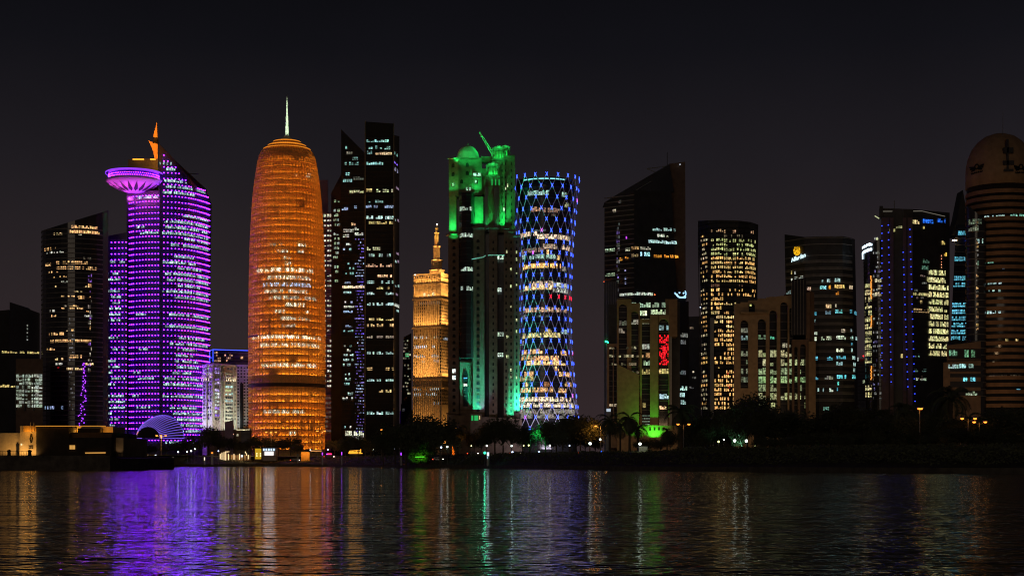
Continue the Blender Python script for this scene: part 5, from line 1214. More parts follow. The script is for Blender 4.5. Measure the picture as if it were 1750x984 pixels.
# smooth coast by subdivision
pts = []
for (a, b) in zip(cl, cl[1:]):
    for k in range(6): pts.append((a[0]+(b[0]-a[0])*k/6, a[1]+(b[1]-a[1])*k/6))
pts.append(cl[-1])
m = MB(); k = len(pts); n0 = 0
ringsg = []
for off, z in ((0, -2), (0, .9), (1.5, 1.0), (9, 1.5), (28, 4.2), (46, 5.3), (70, GZ), (8000, GZ)):
    ringsg.append([(p[0], p[1]+off if off < 8000 else 8000, z+(random.uniform(-.15, .15) if 8 < off < 60 else 0)) for p in pts])
m.rings(ringsg, False, False)
MT['grass'] = surface('park_ground', (.055, .052, .035), .95, 0, .45, .12, .6, .8)
g = m.build('ground', 'grass'); struct(g, 'structure', 'dark park ground and planted bank behind the shoreline')
def gz(x, y):
    for (a, b) in zip(pts, pts[1:]):
        if a[0] <= x <= b[0]:
            yc = a[1]+(b[1]-a[1])*(x-a[0])/(b[0]-a[0]); off = y-yc
            pr = ((0, .9), (1.5, 1.0), (9, 1.5), (28, 4.2), (46, 5.3), (70, GZ))
            if off >= 70: return GZ
            for (o0, z0), (o1, z1) in zip(pr, pr[1:]):
                if o0 <= off <= o1: return z0+(z1-z0)*(off-o0)/(o1-o0)
            return .9
    return GZ
# promenade kerb along the water
m = MB(); rr = []
for off, z in ((-.35, -2), (-.35, 1.25), (.5, 1.25), (.5, .5)): rr.append([(p[0], p[1]+off, z) for p in pts])
m.rings(rr, False, False); o = m.build('sea_wall', surface('sea_wall_stone', (.10, .09, .075), .9, 0, .3, .5)); struct(o, 'structure', 'low dark stone sea wall along the shore')
# road behind the park
m = MB(); m.box(-900, 900, 812, 832, GZ-.4, GZ+.05); o = m.build('road', surface('asphalt', (.05, .05, .05), .85)); struct(o, 'structure', 'waterfront road between the park and the towers')
m = MB()
for yk in (811.6, 832.4): m.box(-900, 900, yk-.15, yk+.15, GZ-.2, GZ+.14)
o = m.build('kerb', surface('kerb_stone', (.35, .34, .32), .8)); struct(o)

# water: real sheet, small wind waves
def water_mat():
    m, nt, b = newmat('bay_water'); L = nt.links.new
    b.inputs['Base Color'].default_value = (.004, .006, .007, 1); b.inputs['Roughness'].default_value = .06; b.inputs['IOR'].default_value = 1.33
    tc = nt.nodes.new('ShaderNodeTexCoord'); acc = None
    for sc, stretch, det, wgt, rot in ((.05, .35, 2, .7, .12), (.15, .4, 2, .40, -.1), (.42, .5, 3, .24, .08), (1.15, .75, 2, .17, 0)):
        mp = nt.nodes.new('ShaderNodeMapping'); mp.inputs['Scale'].default_value = (stretch, 1, 1); mp.inputs['Rotation'].default_value = (0, 0, rot)
        n = nt.nodes.new('ShaderNodeTexNoise'); n.inputs['Scale'].default_value = sc; n.inputs['Detail'].default_value = det; n.inputs['Roughness'].default_value = .55; n.inputs['Distortion'].default_value = .4
        L(tc.outputs['Object'], mp.inputs['Vector']); L(mp.outputs['Vector'], n.inputs['Vector'])
        mu = nt.nodes.new('ShaderNodeMath'); mu.operation = 'MULTIPLY'; mu.inputs[1].default_value = wgt; L(n.outputs['Fac'], mu.inputs[0])
        if acc is None: acc = mu
        else:
            ad = nt.nodes.new('ShaderNodeMath'); ad.operation = 'ADD'; L(acc.outputs[0], ad.inputs[0]); L(mu.outputs[0], ad.inputs[1]); acc = ad
    bp = nt.nodes.new('ShaderNodeBump'); bp.inputs['Strength'].default_value = 1; bp.inputs['Distance'].default_value = WAVE
    L(acc.outputs[0], bp.inputs['Height']); L(bp.outputs['Normal'], b.inputs['Normal'])
    return m
WAVE = .95
m = MB(); m.quad((-5000, -3000, 0), (5000, -3000, 0), (5000, 1500, 0), (-5000, 1500, 0)); o = m.build('water', water_mat()); struct(o, 'structure', 'dark rippled bay water with coloured reflections of the towers')

# ================================================================== waterside building on its quay (left)
D = 436
m = MB(); qf = [(X(-300, D), D+6), (X(-60, D), D), (X(188, D), D), (X(205, D+12), D+14), (X(205, D), D+70), (X(-300, D), D+70)]
m.prism(qf, -2, [Z(778, D)]*3+[Z(784, D)]+[Z(780, D)]*2); o = m.build('quay', surface('quay_stone', (.10, .085, .07), .9, 0, .35, .6, .5, 1.2)); struct(o, 'structure', 'dark stone quay under the waterside building')
QZ = Z(778, D)
wb = thing('waterside_station', 'flat-roofed waterside building, floodlit sandstone on its left, dark on its right', 'building', (X(100, D), D+10, QZ))
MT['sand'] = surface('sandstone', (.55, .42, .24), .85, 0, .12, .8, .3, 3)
MT['darkwall'] = surface('unlit_sandstone', (.035, .026, .02), .9, 0, .3, .7)  # the same sandstone with its shade put into the colour
def bx(name, a, b, y0, y1, d0, d1, mat, par=wb):
    m = MB(); m.box(X(a, D), X(b, D), d0, d1, Z(y1, D), Z(y0, D)); return m.build(name, mat, par)
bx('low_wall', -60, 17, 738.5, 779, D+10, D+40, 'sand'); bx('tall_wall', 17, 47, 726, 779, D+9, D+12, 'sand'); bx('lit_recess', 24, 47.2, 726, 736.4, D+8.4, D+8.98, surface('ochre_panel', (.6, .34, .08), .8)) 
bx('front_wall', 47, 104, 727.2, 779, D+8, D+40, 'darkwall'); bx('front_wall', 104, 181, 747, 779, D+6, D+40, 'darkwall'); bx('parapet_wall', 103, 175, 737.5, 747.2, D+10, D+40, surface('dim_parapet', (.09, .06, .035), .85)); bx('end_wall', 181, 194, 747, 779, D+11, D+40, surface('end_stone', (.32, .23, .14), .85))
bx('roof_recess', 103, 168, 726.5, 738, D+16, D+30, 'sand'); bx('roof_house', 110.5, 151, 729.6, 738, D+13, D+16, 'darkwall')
m = MB(); m.box(X(47, D), X(168, D), D+7.4, D+8, Z(727.0, D), Z(726.1, D)); m.build('parapet_light', glow('amber_strip', (1., .40, .04), .75), wb)
w = bx('window', 109, 118, 760, 767, D+5.7, D+6, glow('amber_window', (.9, .45, .10), .7)); bx('window_frame', 113.2, 113.6, 760, 767, D+5.6, D+5.7, 'black', w); bx('window_sill', 108.5, 118.5, 767, 767.5, D+5.4, D+5.7, 'darkwall', w)
m = MB(); 
for i in range(18): m.box(X(136+i*1.95, D), X(137.7+i*1.95, D), D+5.7, D+6, Z(774.4-.02*i, D), Z(772.4-.03*i, D))
m.build('strip_window', glow('amber_slot', (1., .48, .10), .55), wb)
for x in (37.2, 43): m = MB(); m.bar((X(x, D), D+8, Z(737, D)), (X(x, D), D+8, Z(720, D)), .10, 6); m.build('vent_pipe', 'sand', wb)
m = MB(); pg = [(8.8, 779), (13.4, 779), (13.4, 758), (11.3, 754.5), (8.8, 758)]; m.rings([[(X(a, D), d, Z(b, D)) for a, b in pg] for d in (D+9.7, D+10.2)]); m.build('pointed_doorway', 'black', wb)
m = MB(); out_ = [(36.7, 740), (37.6, 744), (38.8, 748), (37.6, 752), (36.6, 755.8), (35.6, 752), (34.6, 748), (35.7, 744)]
for i in range(8):
    a, b = out_[i], out_[(i+1) % 8]; m.bar((X(a[0], D), D+8.8, Z(a[1], D)), (X(b[0], D), D+8.8, Z(b[1], D)), .17)
m.build('pointed_emblem', 'black', wb)
m = MB()                                        # two short lines of dark lettering, the upper one joined script
y1, y2 = 761.6, 764.8
m.box(X(32.4, D), X(39.6, D), D+8.7, D+9, Z(y1+.5, D), Z(y1, D))
for a, h in ((33.2, 1.0), (35.4, .7), (36.8, 1.2), (39.2, .6)): m.box(X(a, D), X(a+.5, D), D+8.7, D+9, Z(y1, D), Z(y1-h, D))
for i, g_ in enumerate('lodlod'):
    for a, b in ((0, 0), (.75, 0)) if g_ != 'l' else ((0, 0),): m.box(X(32.3+i*1.25+a, D), X(32.6+i*1.25+a, D), D+8.7, D+9, Z(y2+.9, D), Z(y2-.6, D))
    if g_ != 'l':
        m.box(X(32.3+i*1.25, D), X(33.3+i*1.25, D), D+8.7, D+9, Z(y2+.9, D), Z(y2+.55, D)); m.box(X(32.3+i*1.25, D), X(33.3+i*1.25, D), D+8.7, D+9, Z(y2-.2, D), Z(y2-.6, D))
m.build('wall_lettering', 'black', wb)
m = MB(); m.box(X(19.3, D), X(20.6, D), D+8.3, D+9, Z(760, D), Z(757, D)); m.build('wall_lamp', glow('wall_lamp_glow', (1, .75, .4), 1.2), wb)
for px_ in (-8, 4, 16.5, 22, 30, 38, 46): lamp('SPOT', (X(px_, D), D+6.6, QZ+.2), 210, (1., .56, .17), .2, (X(px_, D), D+10, QZ+3.4), None, radians(130), .9)
for px_ in (30, 36, 42): lamp('POINT', (X(px_, D), D+7.2, Z(737.5, D)), 55, (1, .45, .06), .2)
lamp('POINT', (X(107, D), D+14.5, Z(734, D)), 190, (1, .45, .06), .2); lamp('POINT', (X(160, D), D+13, Z(734, D)), 230, (1, .42, .05), .2)
lamp('SPOT', (X(187.5, D), D+8.5, QZ+.3), 70, (1, .7, .4), .2, (X(187.5, D), D+11, QZ+3), None, radians(70))
def railing(name, label, pa, pb, d, z, h=1.15, step=.9, group='quay railings'):
    r = thing(name, label, 'railing', (X(pa, D), d, z), group)
    x0, x1 = X(pa, D), X(pb, D); n = int((x1-x0)/step)
    m = MB(); m.bar((x0, d, z+h), (x1, d, z+h), .05); m.bar((x0, d, z+h*.15), (x1, d, z+h*.15), .04); m.build('handrail', 'glass_flat', r)
    m = MB()
    for i in range(n+1): m.bar((x0+(x1-x0)*i/n, d, z), (x0+(x1-x0)*i/n, d, z+h), .045)
    m.build('baluster', 'glass_flat', r)
railing('quay_railing', 'thin dark railing in front of the floodlit sandstone wall', -40, 47, D+1.5, QZ, 1.25, .75)
railing('quay_railing', 'thin dark railing at the right-hand end of the stone quay', 184, 204, D+11, Z(783, D), 1.5, .8)
for i, (x, lb) in enumerate(((10.5, 'squat dark quay bollard in front of the pointed doorway'), (46, 'squat dark quay bollard at the right end of the floodlit wall'))):
    b_ = thing('quay_bollard', lb, 'bollard', (X(x, D), D+2.5, QZ), 'quay bollards'); m = MB(); c_ = (X(x, D), D+2.5)
    m.lathe(*c_, [(.55, QZ), (.5, QZ+1.1), (.62, QZ+1.25), (.55, QZ+1.5), (.1, QZ+1.7)], 10); m.build('post', 'black', b_)
# person leaning by the railing
person_spots = [(30.5, D+1.0, 'person in dark clothes leaning on the railing in front of the floodlit wall')]

# ================================================================== vegetation
MT['leaf'] = surface('dark_foliage', (.11, .125, .07), .8, 0, .5, 1.5)
MT['bark'] = surface('tree_bark', (.10, .075, .05), .9, 0, .3, 3)
def crown_mesh(seed, n=2600, squash=1., leaf=.030):
    rnd = random.Random(seed); m = MB()
    cl_ = [(rnd.uniform(-.30, .30), rnd.uniform(-.30, .30), rnd.uniform(.42, .82)*squash, rnd.uniform(.12, .24)) for _ in range(15)]
    cl_ += [(0, 0, .62*squash, .30)]
    wsum = [c[3]**2 for c in cl_]
    for _ in range(n):
        c = rnd.choices(cl_, wsum)[0]
        d = Vector((rnd.gauss(0, 1), rnd.gauss(0, 1), rnd.gauss(0, .8))).normalized()*c[3]*rnd.uniform(.55, 1.08)
        p = Vector(c[:3])+d; u = Vector((rnd.gauss(0, 1), rnd.gauss(0, 1), rnd.gauss(0, .6))).normalized(); v = u.orthogonal().normalized()
        l = leaf*rnd.uniform(.5, 1.2); m.quad(*[tuple(p+u*a*l+v*b*l*.6) for a, b in ((-1, 0), (0, -1), (1, 0), (0, 1))])
    return m
def trunk_mesh(seed):
    rnd = random.Random(seed+50); m = MB(); m.bar((0, 0, -.03), (.01, 0, .45), .022, 6, .015)
    for _ in range(6):
        a = rnd.uniform(0, 6.28); z = rnd.uniform(.25, .45); r = rnd.uniform(.15, .28); m.bar((.01, 0, z), (r*cos(a), r*sin(a), z+rnd.uniform(.15, .35)), .012, 5, .004)
    return m
protos = []
LM = [(0, 'the dark towers at the left edge'), (155, 'the purple tower'), (330, 'the white classical block'), (420, 'the orange cylinder tower'), (560, 'the black twin tower'), (700, 'the golden stepped tower'), (765, 'the green-lit stone tower'), (885, 'the blue lattice tower'),
      (992, 'the gap beside the slant-roofed tower'), (1035, 'the red-shaft arched block'), (1165, 'the amber-window tower'), (1262, 'the arcaded tan block'), (1352, 'the gold emblem tower'), (1472, 'the blue-dotted tower'), (1622, 'the striped round tower')]
def landmark(px): return [n for a, n in LM if a <= px][-1]
def base_tree(seed, squash, kind):
    e = bpy.data.objects.new('tree', None); COL.objects.link(e); e['category'] = 'tree'; e['label'] = kind
    c = crown_mesh(seed, squash=squash).build('crown', 'leaf'); c.parent = e; t_ = trunk_mesh(seed).build('trunk', 'bark'); t_.parent = e
    return e
def palm_mesh(seed, fr=34):
    rnd = random.Random(seed); e = bpy.data.objects.new('palm_tree', None); COL.objects.link(e); e['category'] = 'palm tree'; e['label'] = ''
    m = MB(); m.rings([[(.028*k_*cos(a), .028*k_*sin(a), z) for a in [2*pi*i/8 for i in range(8)]] for k_, z in ((1.3, -.02), (.9, .1), (.8, .4), (.95, .66), (.5, .72))]); t_ = m.build('trunk', 'bark'); t_.parent = e
    m = MB()
    for i in range(fr):
        a = 2*pi*i/fr*2.618+rnd.uniform(-.2, .2); el = rnd.uniform(-.5, 1.35); L_ = rnd.uniform(.30, .42); d = Vector((cos(a), sin(a), 0)); side = Vector((-sin(a), cos(a), 0)); pr = Vector((0, 0, .70)); ang = el; n_ = 9
        for k_ in range(n_):
            nx = pr+(d*cos(ang)+Vector((0, 0, 1))*sin(ang))*(L_/n_); ang -= .23
            w = .075*(1-abs(k_/n_-.45))*1.1
            for s_ in (-1, 1):
                for q in (0, .33, .66):
                    b0 = pr.lerp(nx, q); b1 = pr.lerp(nx, q+.26); tip = b0+side*s_*w+(nx-pr)*1.2-Vector((0, 0, w*.5)); m.poly([tuple(b0), tuple(b1), tuple(tip)])
            m.bar(pr, nx, .004, 3); pr = nx
    c = m.build('crown', 'leaf'); c.parent = e
    return e
TR = []      # (px, D, top py, kind 0..3 or 'p', width factor)
def T_(px, D_, top, kind=None, wf=1.): TR.append((px, D_, top, kind, wf))
R_ = random.Random(11)
for px_, top in ((212, 752), (236, 756), (258, 758), (284, 757), (305, 752), (322, 748), (340, 738), (357, 724), (372, 742), (392, 748), (412, 752), (436, 741), (455, 745), (476, 748), (497, 746), (508, 754), (572, 752), (590, 745), (612, 741), (634, 748), (530, 765)):
    T_(px_, R_.uniform(838, 880) if px_ < 560 else R_.uniform(730, 800), top)
for px_, top in ((655, 742), (676, 726), (694, 722), (716, 702), (733, 712), (752, 703), (770, 726), (742, 730), (708, 735), (810, 736), (832, 722), (846, 716), (860, 712), (874, 722), (893, 728), (822, 742), (905, 742), (932, 716), (951, 712), (974, 704), (992, 708), (1008, 716), (962, 728), (943, 735), (984, 734), (1000, 738), (1018, 748)):
    T_(px_, R_.uniform(620, 720), top)
for px_, top in ((1106, 745), (1128, 748), (1098, 752), (1145, 738), (1178, 722), (1196, 705), (1216, 702), (1236, 688), (1256, 690), (1277, 668), (1290, 662), (1225, 720), (1205, 730), (1187, 742), (1268, 700), (1250, 720)):
    T_(px_, R_.uniform(540, 640), top)
for i in range(34):
    px_ = 1296+i*14+R_.uniform(-5, 5)
    top = 700+R_.uniform(-8, 10) if px_ < 1500 else (712+R_.uniform(-5, 14) if px_ < 1700 else 690+R_.uniform(0, 12))
    if 1555 < px_ < 1590: top = 716
    T_(px_, R_.uniform(440, 560), top, None, 1.15)
for i in range(30):
    px_ = 1300+i*15.5+R_.uniform(-6, 6); T_(px_, R_.uniform(400, 440), 738+R_.uniform(-12, 14), None, 1.3)
PALMS = [(1042, 560, 694), (1076, 550, 690), (1060, 600, 712), (1164, 560, 676), (782, 660, 716), (1625, 560, 640), (1510, 560, 684), (1140, 600, 722), (1090, 580, 715), (1545, 600, 672), (1590, 580, 664), (1655, 600, 690)]
bt = [base_tree(s, q, 'x') for s, q in ((1, 1.), (2, 1.), (3, .9), (4, 1.05))]
cnt = {}
TR.sort()
tot = {}
for r in TR: tot[landmark(r[0])] = tot.get(landmark(r[0]), 0)+1
ORD = 'first second third fourth fifth sixth seventh eighth ninth tenth eleventh twelfth thirteenth fourteenth fifteenth sixteenth seventeenth eighteenth nineteenth twentieth'.split()
ORD += ['twenty-'+o for o in 'first second third fourth fifth sixth seventh eighth ninth'.split()]+['thirtieth']+['thirty-'+o for o in 'first second third fourth fifth'.split()]
used = set()
for i, (px_, D_, top, kd, wf) in enumerate(TR):
    x = X(px_, D_); z = gz(x, D_); h = (Z(top, D_)-z)*1.02; lm = landmark(px_); cnt[lm] = cnt.get(lm, 0)+1
    kk = R_.randrange(4); adj = ['bushy', 'rounded', 'broad', 'ragged'][kk]
    near = ', near the water' if D_ < 441 else ''
    lb = f'{adj} dark tree {near.strip(", ")+" " if near else ""}below {lm}, {ORD[cnt[lm]-1]} from the left'
    wd = max(.75, min(1.5, wf*R_.uniform(.9, 1.25)*(11/max(h, 5))**.35))
    sc = (h*wd, h*wd, h)
    if kk not in used:
        e = bt[kk]; used.add(kk); e.location = (x, D_, z); e.rotation_euler = (0, 0, R_.uniform(0, 6)); e.scale = sc; e['label'] = lb; e['group'] = 'park trees along the shore'
    else: dup(bt[kk], (x, D_, z), lb, 'park trees along the shore', R_.uniform(0, 6), sc)
for kk in range(4):
    if kk not in used: bpy.data.objects.remove(bt[kk])
pp = [palm_mesh(5), palm_mesh(9)]; PALMS.sort(); pc = {}
for i, (px_, D_, top) in enumerate(PALMS):
    x = X(px_, D_); z = gz(x, D_); h = (Z(top, D_)-z); lm = landmark(px_); pc[lm] = pc.get(lm, 0)+1
    n_ = sum(1 for q in PALMS if landmark(q[0]) == lm)
    lb = f'dark date palm silhouetted below {lm}'+(f', {ORD[pc[lm]-1]} palm from the left' if n_ > 1 else '')
    if i < 2: e = pp[i]; e.location = (x, D_, z); e.scale = (h,)*3; e['label'] = lb; e['group'] = 'date palms in the park'
    else: dup(pp[i % 2], (x, D_, z), lb, 'date palms in the park', R_.uniform(0, 6), h)
# low planting along the bank: uncountable
m = MB(); rs = random.Random(3)
for i in range(26000):
    px_ = rs.uniform(205, 1900) if i % 3 else rs.uniform(1150, 1850); 
    yc = None; off = rs.uniform(8, 62); 
    # coast distance by column
    for (a, b) in zip(coast, coast[1:]):
        if a[0] <= px_ <= b[0]: yc = a[1]+(b[1]-a[1])*(px_-a[0])/(b[0]-a[0]); break
    d_ = yc+off; x = X(px_, d_); z = gz(x, d_); hh = (1.6 if px_ > 1150 else .7)*(.6+.4*sin(px_*.05+off*.2)); p = Vector((x, d_, z+rs.uniform(0, max(.3, hh))))
    u = Vector((rs.gauss(0, 1), rs.gauss(0, 1), rs.gauss(0, .7))).normalized(); v = u.orthogonal().normalized(); l = rs.uniform(.2, .5)
    m.quad(*[tuple(p+u*a*l+v*b*l*.6) for a, b in ((-1, 0), (0, -1), (1, 0), (0, 1))])
o = m.build('shrubbery', 'leaf'); o['kind'] = 'stuff'; o['label'] = 'low dark planting on the shore bank'

# ================================================================== lamps
def pole_root(px, D_, label, name, cat, grp): x = X(px, D_); z = gz(x, D_); return thing(name, label, cat, (x, D_, z), grp), x, z
def ray_lamp(loc, pw, col): lamp('POINT', loc, pw, col, .4)
def street_lamp(px, D_, top, heads, label, lit='sodium', pw=420, col=(1., .38, .06), mast=True):
    r, x, z = pole_root(px, D_, label, 'street_lamp', 'street lamp', 'tall street lamps on the waterfront road'); h = Z(top, D_)
    m = MB(); m.bar((x, D_, z), (x, D_, h-.3), .22, 6, .12); m.build('pole', 'metal', r)
    for hx in heads:
        xx = X(hx, D_); m = MB(); m.bar((x, D_, h-1.0), (xx, D_-.3, h-.05), .08, 4); m.build('arm', 'metal', r)
        m = MB(); m.box(xx-.55, xx+.55, D_-.9, D_+.2, h-.02, h+.28); hd = m.build('lamp_head', 'metal', r)
        m = MB(); m.ball((xx, D_-.45, h-.12), .50, 8, 5, .7); m.build('bulb', lit, hd)
        ray_lamp((xx, D_-1.0, h-.9), pw, col)
SL = [(198.7, 700, 746, (192, 198.7, 205), 'three-headed orange street lamp between the waterside building and the shell canopy'), (275.5, 735, 743.5, (268, 275.5, 283.5), 'three-headed orange street lamp with a lit pole in front of the striped shell canopy'),
      (463.3, 810, 737.5, (455, 463.3, 471.7), 'three-headed orange street lamp in front of the left side of the orange cylinder tower'), (550.5, 790, 735.5, (542, 555), 'two-headed street lamp at the right foot of the orange cylinder tower'),
      (652, 760, 733.5, (652,), 'single orange street lamp below the black twin tower'), (781, 760, 730.5, (779, 782), 'small orange street lamp below the green-lit stone tower'),
      (1026.5, 640, 727, (1018, 1035), 'two-armed street lamp with an orange-lit pole in the gap right of the blue lattice tower'), (1168, 520, 724, (1158.5, 1177), 'two-headed orange street lamp beside the palm, under the glass wing'),
      (1571.5, 432, 697, (1570, 1573.5), 'flaring orange street lamp under the blue-dotted tower'), (1654.5, 428, 714, (1643.5, 1665.5), 'two-headed orange street lamp under the domed tan block'), (1673.5, 434, 720, (1664, 1683), 'small two-headed amber lamp under the striped round tower')]
for a in SL: street_lamp(*a, pw=700 if a[1] > 600 else 35)
# lit pole shafts
for px_, D_, y0, y1 in ((275.5, 734, 775.5, 745.5), (463.3, 809, 752, 740), (550.6, 789, 772, 738), (1027, 639, 763, 731)):
    lamp('SPOT', (X(px_, D_), D_-3, Z(y0-2, D_)), 900, (1, .42, .06), .2, (X(px_, D_), D_+1, Z((y0+y1)/2, D_)), None, radians(50))
GL = [(225, 772, 0, 'w'), (233.8, 773, 0, 'w'), (304.6, 771.8, 1, 'b'), (320, 771.6, 0, 'w'), (326.7, 770.2, 1, 'w'), (333, 766.7, 0, 'w'), (373.3, 770.3, 0, 'b'), (530.5, 768.5, 0, 'w'), (560.5, 767.8, 0, 'b'), (637.5, 767.6, 0, 'w'), (672.3, 766.6, 2, 'b'), (754, 764, 1, 'b'), (764.5, 763, 1, 'w'),
      (805.5, 761.4, 0, 'y'), (832, 761.2, 1, 'w'), (874.3, 761.5, 1, 'w'), (895, 761, 0, 'y'), (903.5, 760.5, 1, 'y'), (939.7, 761, 1, 'w'), (973.3, 761.2, 0, 'b'), (1008.5, 757.4, 2, 'w'), (1025.7, 750.6, 1, 'w'), (1093.8, 758.2, 2, 'w'), (1228, 754.3, 1, 'y'), (1255.5, 752.6, 2, 'w'), (1275.5, 753, 2, 'w'), (875.8, 772, 1, 'b'), (921.3, 771.6, 0, 'b'), (1291, 762, 0, 'y'), (1237, 751, 0, 'w')]
MT['globe_w'] = glow('globe_white', (.85, 1., .88), 5.5); MT['globe_b'] = glow('globe_bluish', (.6, .75, 1.), 5); MT['globe_y'] = glow('globe_yellow', (.85, .9, .35), 3)
GL.sort(); gc = {}; gt = {}
for g_ in GL: gt[landmark(g_[0])] = gt.get(landmark(g_[0]), 0)+1
for px_, py_, big, c in GL:
    D_ = 690 if px_ < 700 else (620 if px_ < 1000 else 520); 
    if px_ < 440: D_ = 775
    elif px_ < 640: D_ = 800
    lm = landmark(px_); gc[lm] = gc.get(lm, 0)+1
    cn = {'w': 'white', 'b': 'bluish', 'y': 'yellowish'}[c]
    lb = f'{"bright" if big == 2 else "small"} {cn} globe lamp below {lm}'+(f', {ORD[gc[lm]-1]} from the left' if gt[lm] > 1 else '')
    r, x, z = pole_root(px_, D_, lb, 'globe_lamp', 'park lamp', 'globe lamps in the park'); h = Z(py_, D_)
    if h < z+1: z = h-3
    m = MB(); m.bar((x, D_, z), (x, D_, h-.3), .09, 6, .06); m.build('post', 'metal', r)
    m = MB(); m.ball((x, D_, h), (.28, .38, .52)[big]*(1 if D_ > 700 else .9), 10, 6); m.build('globe', 'globe_'+c, r)

# ================================================================== small things along the shore
def at_ground(px, D_): x = X(px, D_); return x, gz(x, D_)
# kiosk
D_ = 800; x0, z0 = X(455, D_), gz(X(455, D_), D_)
k_ = thing('ticket_kiosk', 'grey kiosk with a glowing white sign, five blue-white lamps and a yellow lit doorway', 'kiosk', (x0, D_, z0))
def kb(name, a, b, y0, y1, d0, d1, mat, par=k_): m = MB(); m.box(X(a, D_), X(b, D_), d0, d1, Z(y1, D_), Z(y0, D_)); return m.build(name, mat, par)
kb('wall', 448.3, 471, 765.5, 787, D_+1, D_+6, 'gstone'); kb('wall', 433, 448.2, 765, 787, D_+2.5, D_+6, 'brown'); kb('roof', 432, 471.8, 763.7, 765.4, D_, D_+7, 'darkroof'); kb('counter', 449, 470.5, 779, 780, D_+.2, D_+1, 'brown')
kb('screen_sign', 451.7, 467, 771, 777.6, D_+.8, D_+.98, 'screen')
for i in range(5): kb('sign_lamp', 449.4+i*4.3, 451.4+i*4.3, 766.1, 769.6, D_+.6, D_+.98, glow('blue_white_lamp', (.55, .75, 1.), 1.8))
dr = kb('lit_doorway', 434.7, 445, 766, 784, D_+2.3, D_+2.48, glow('yellow_interior', (.85, .50, .02), .6)); 
for a, b in ((436.8, 773.8), (443, 773.8), (436.8, 777.6), (443, 777.6)): kb('door_lamp', a, a+1.8, b, b+1.6, D_+2.1, D_+2.28, glow('door_lamp', (1, .85, .4), 2.5), k_)
# pergola restaurant
x0, z0 = X(400, D_), gz(X(400, D_), D_)
pg_ = thing('lit_pergola', 'open pergola cafe with warm string lights on its posts, left of the yellow-doored kiosk', 'pergola', (x0, D_, z0))
m = MB(); m.box(X(374, D_), X(431, D_), D_, D_+8, Z(770.6, D_), Z(769.6, D_)); m.build('roof', 'brown', pg_)
for i in range(10): x = 376+i*5.6; m = MB(); m.box(X(x, D_), X(x, D_)+.4, D_, D_+.4, z0, Z(770.7, D_)); m.build('post', 'brown', pg_)
SWm = glow('warm_string', (1., .72, .38), 1.6)
for i, (a, y0, y1) in enumerate(((376, 775, 784), (379, 773, 785), (382.5, 772, 786), (385.5, 771, 786), (390, 775, 785.5), (399.5, 775, 785), (409, 775, 785), (419, 771, 774), (421, 774, 778), (424, 777, 784), (388, 771.5, 772.2))): kb('string_light', a, a+1.0, y0, y1, D_-.4, D_-.05, SWm, pg_)
kb('string_light', 385, 392, 771, 771.8, D_-.4, D_-.05, SWm, pg_)
kb('back_wall', 380, 425, 777, 786, D_+6, D_+7, 'tan', pg_); lamp('AREA', (X(402, D_), D_+3, Z(772, D_)), 420, (1, .65, .3), 14, (X(402, D_), D_+6, Z(784, D_)), 1)
kb('menu_screen', 410.6, 413.6, 777, 780.5, D_+2, D_+2.3, 'led_white', pg_)
# zigzag string light fence, screens, bollards
def tub(name, pts, r, mat, label, cat, d=D_, grp=None):
    m = MB()
    for a, b in zip(pts, pts[1:]): m.bar((X(a[0], d), d, Z(a[1], d)), (X(b[0], d), d, Z(b[1], d)), r)
    return tag(m.build(name, mat), label, cat, grp)
D_ = 735
tub('light_garland', [(205, 774.6), (218, 774.6), (220, 779), (238, 779.2)], .30, glow('pinkish_string', (1., .68, .52), 1.9), 'stepped pinkish-white light garland just right of the quay', 'light garland', D_); tub('light_garland', [(241, 779.2), (253.5, 777.6)], .26, glow('pinkish_string2', (1., .68, .5), 1.6), 'short straight pinkish-white light garland, right of the stepped one', 'light garland', D_)
def totem(px, y0, y1, w, mat, label, D_=735, name='light_totem', cat='light totem', grp=None):
    x, z = at_ground(px, D_); o = thing(name, label, cat, (x, D_, z), grp); m = MB(); m.box(x-w/2-.1, x+w/2+.1, D_, D_+.5, min(z, Z(y1, D_)-.8), Z(y0, D_)+.15); m.build('housing', 'metal', o)
    m = MB(); m.box(x-w/2, x+w/2, D_-.06, D_-.01, Z(y1, D_), Z(y0, D_)); m.build('lit_face', mat, o)
WL = glow('pale_warm_bollard', (1., .78, .55), 1.5)
totem(265.5, 776.5, 783, .9, 'led_white', 'upright white advertising screen left of the lit-pole street lamp', name='advertising_screen', cat='screen')
totem(296, 781, 786, .45, WL, 'warm bollard light below the right rim of the purple tower', name='bollard_light', cat='bollard light', grp='warm bollard lights'); totem(349.5, 781, 786, .45, WL, 'warm bollard light below the round dark tree beside the classical block', name='bollard_light', cat='bollard light', grp='warm bollard lights'); totem(251, 778, 784, .4, WL, 'warm bollard light at the end of the light garlands', name='bollard_light', cat='bollard light', grp='warm bollard lights')
totem(362.5, 772.5, 774.5, .8, glow('orange_sign', (1, .25, .02), 2.5), 'small orange lit sign left of the pergola cafe', name='small_sign', cat='sign')
totem(509, 776, 783, .9, surface('grey_green_box', (.3, .32, .22), .8), 'small grey-green utility cabinet right of the kiosk', 790, 'utility_cabinet', 'cabinet')
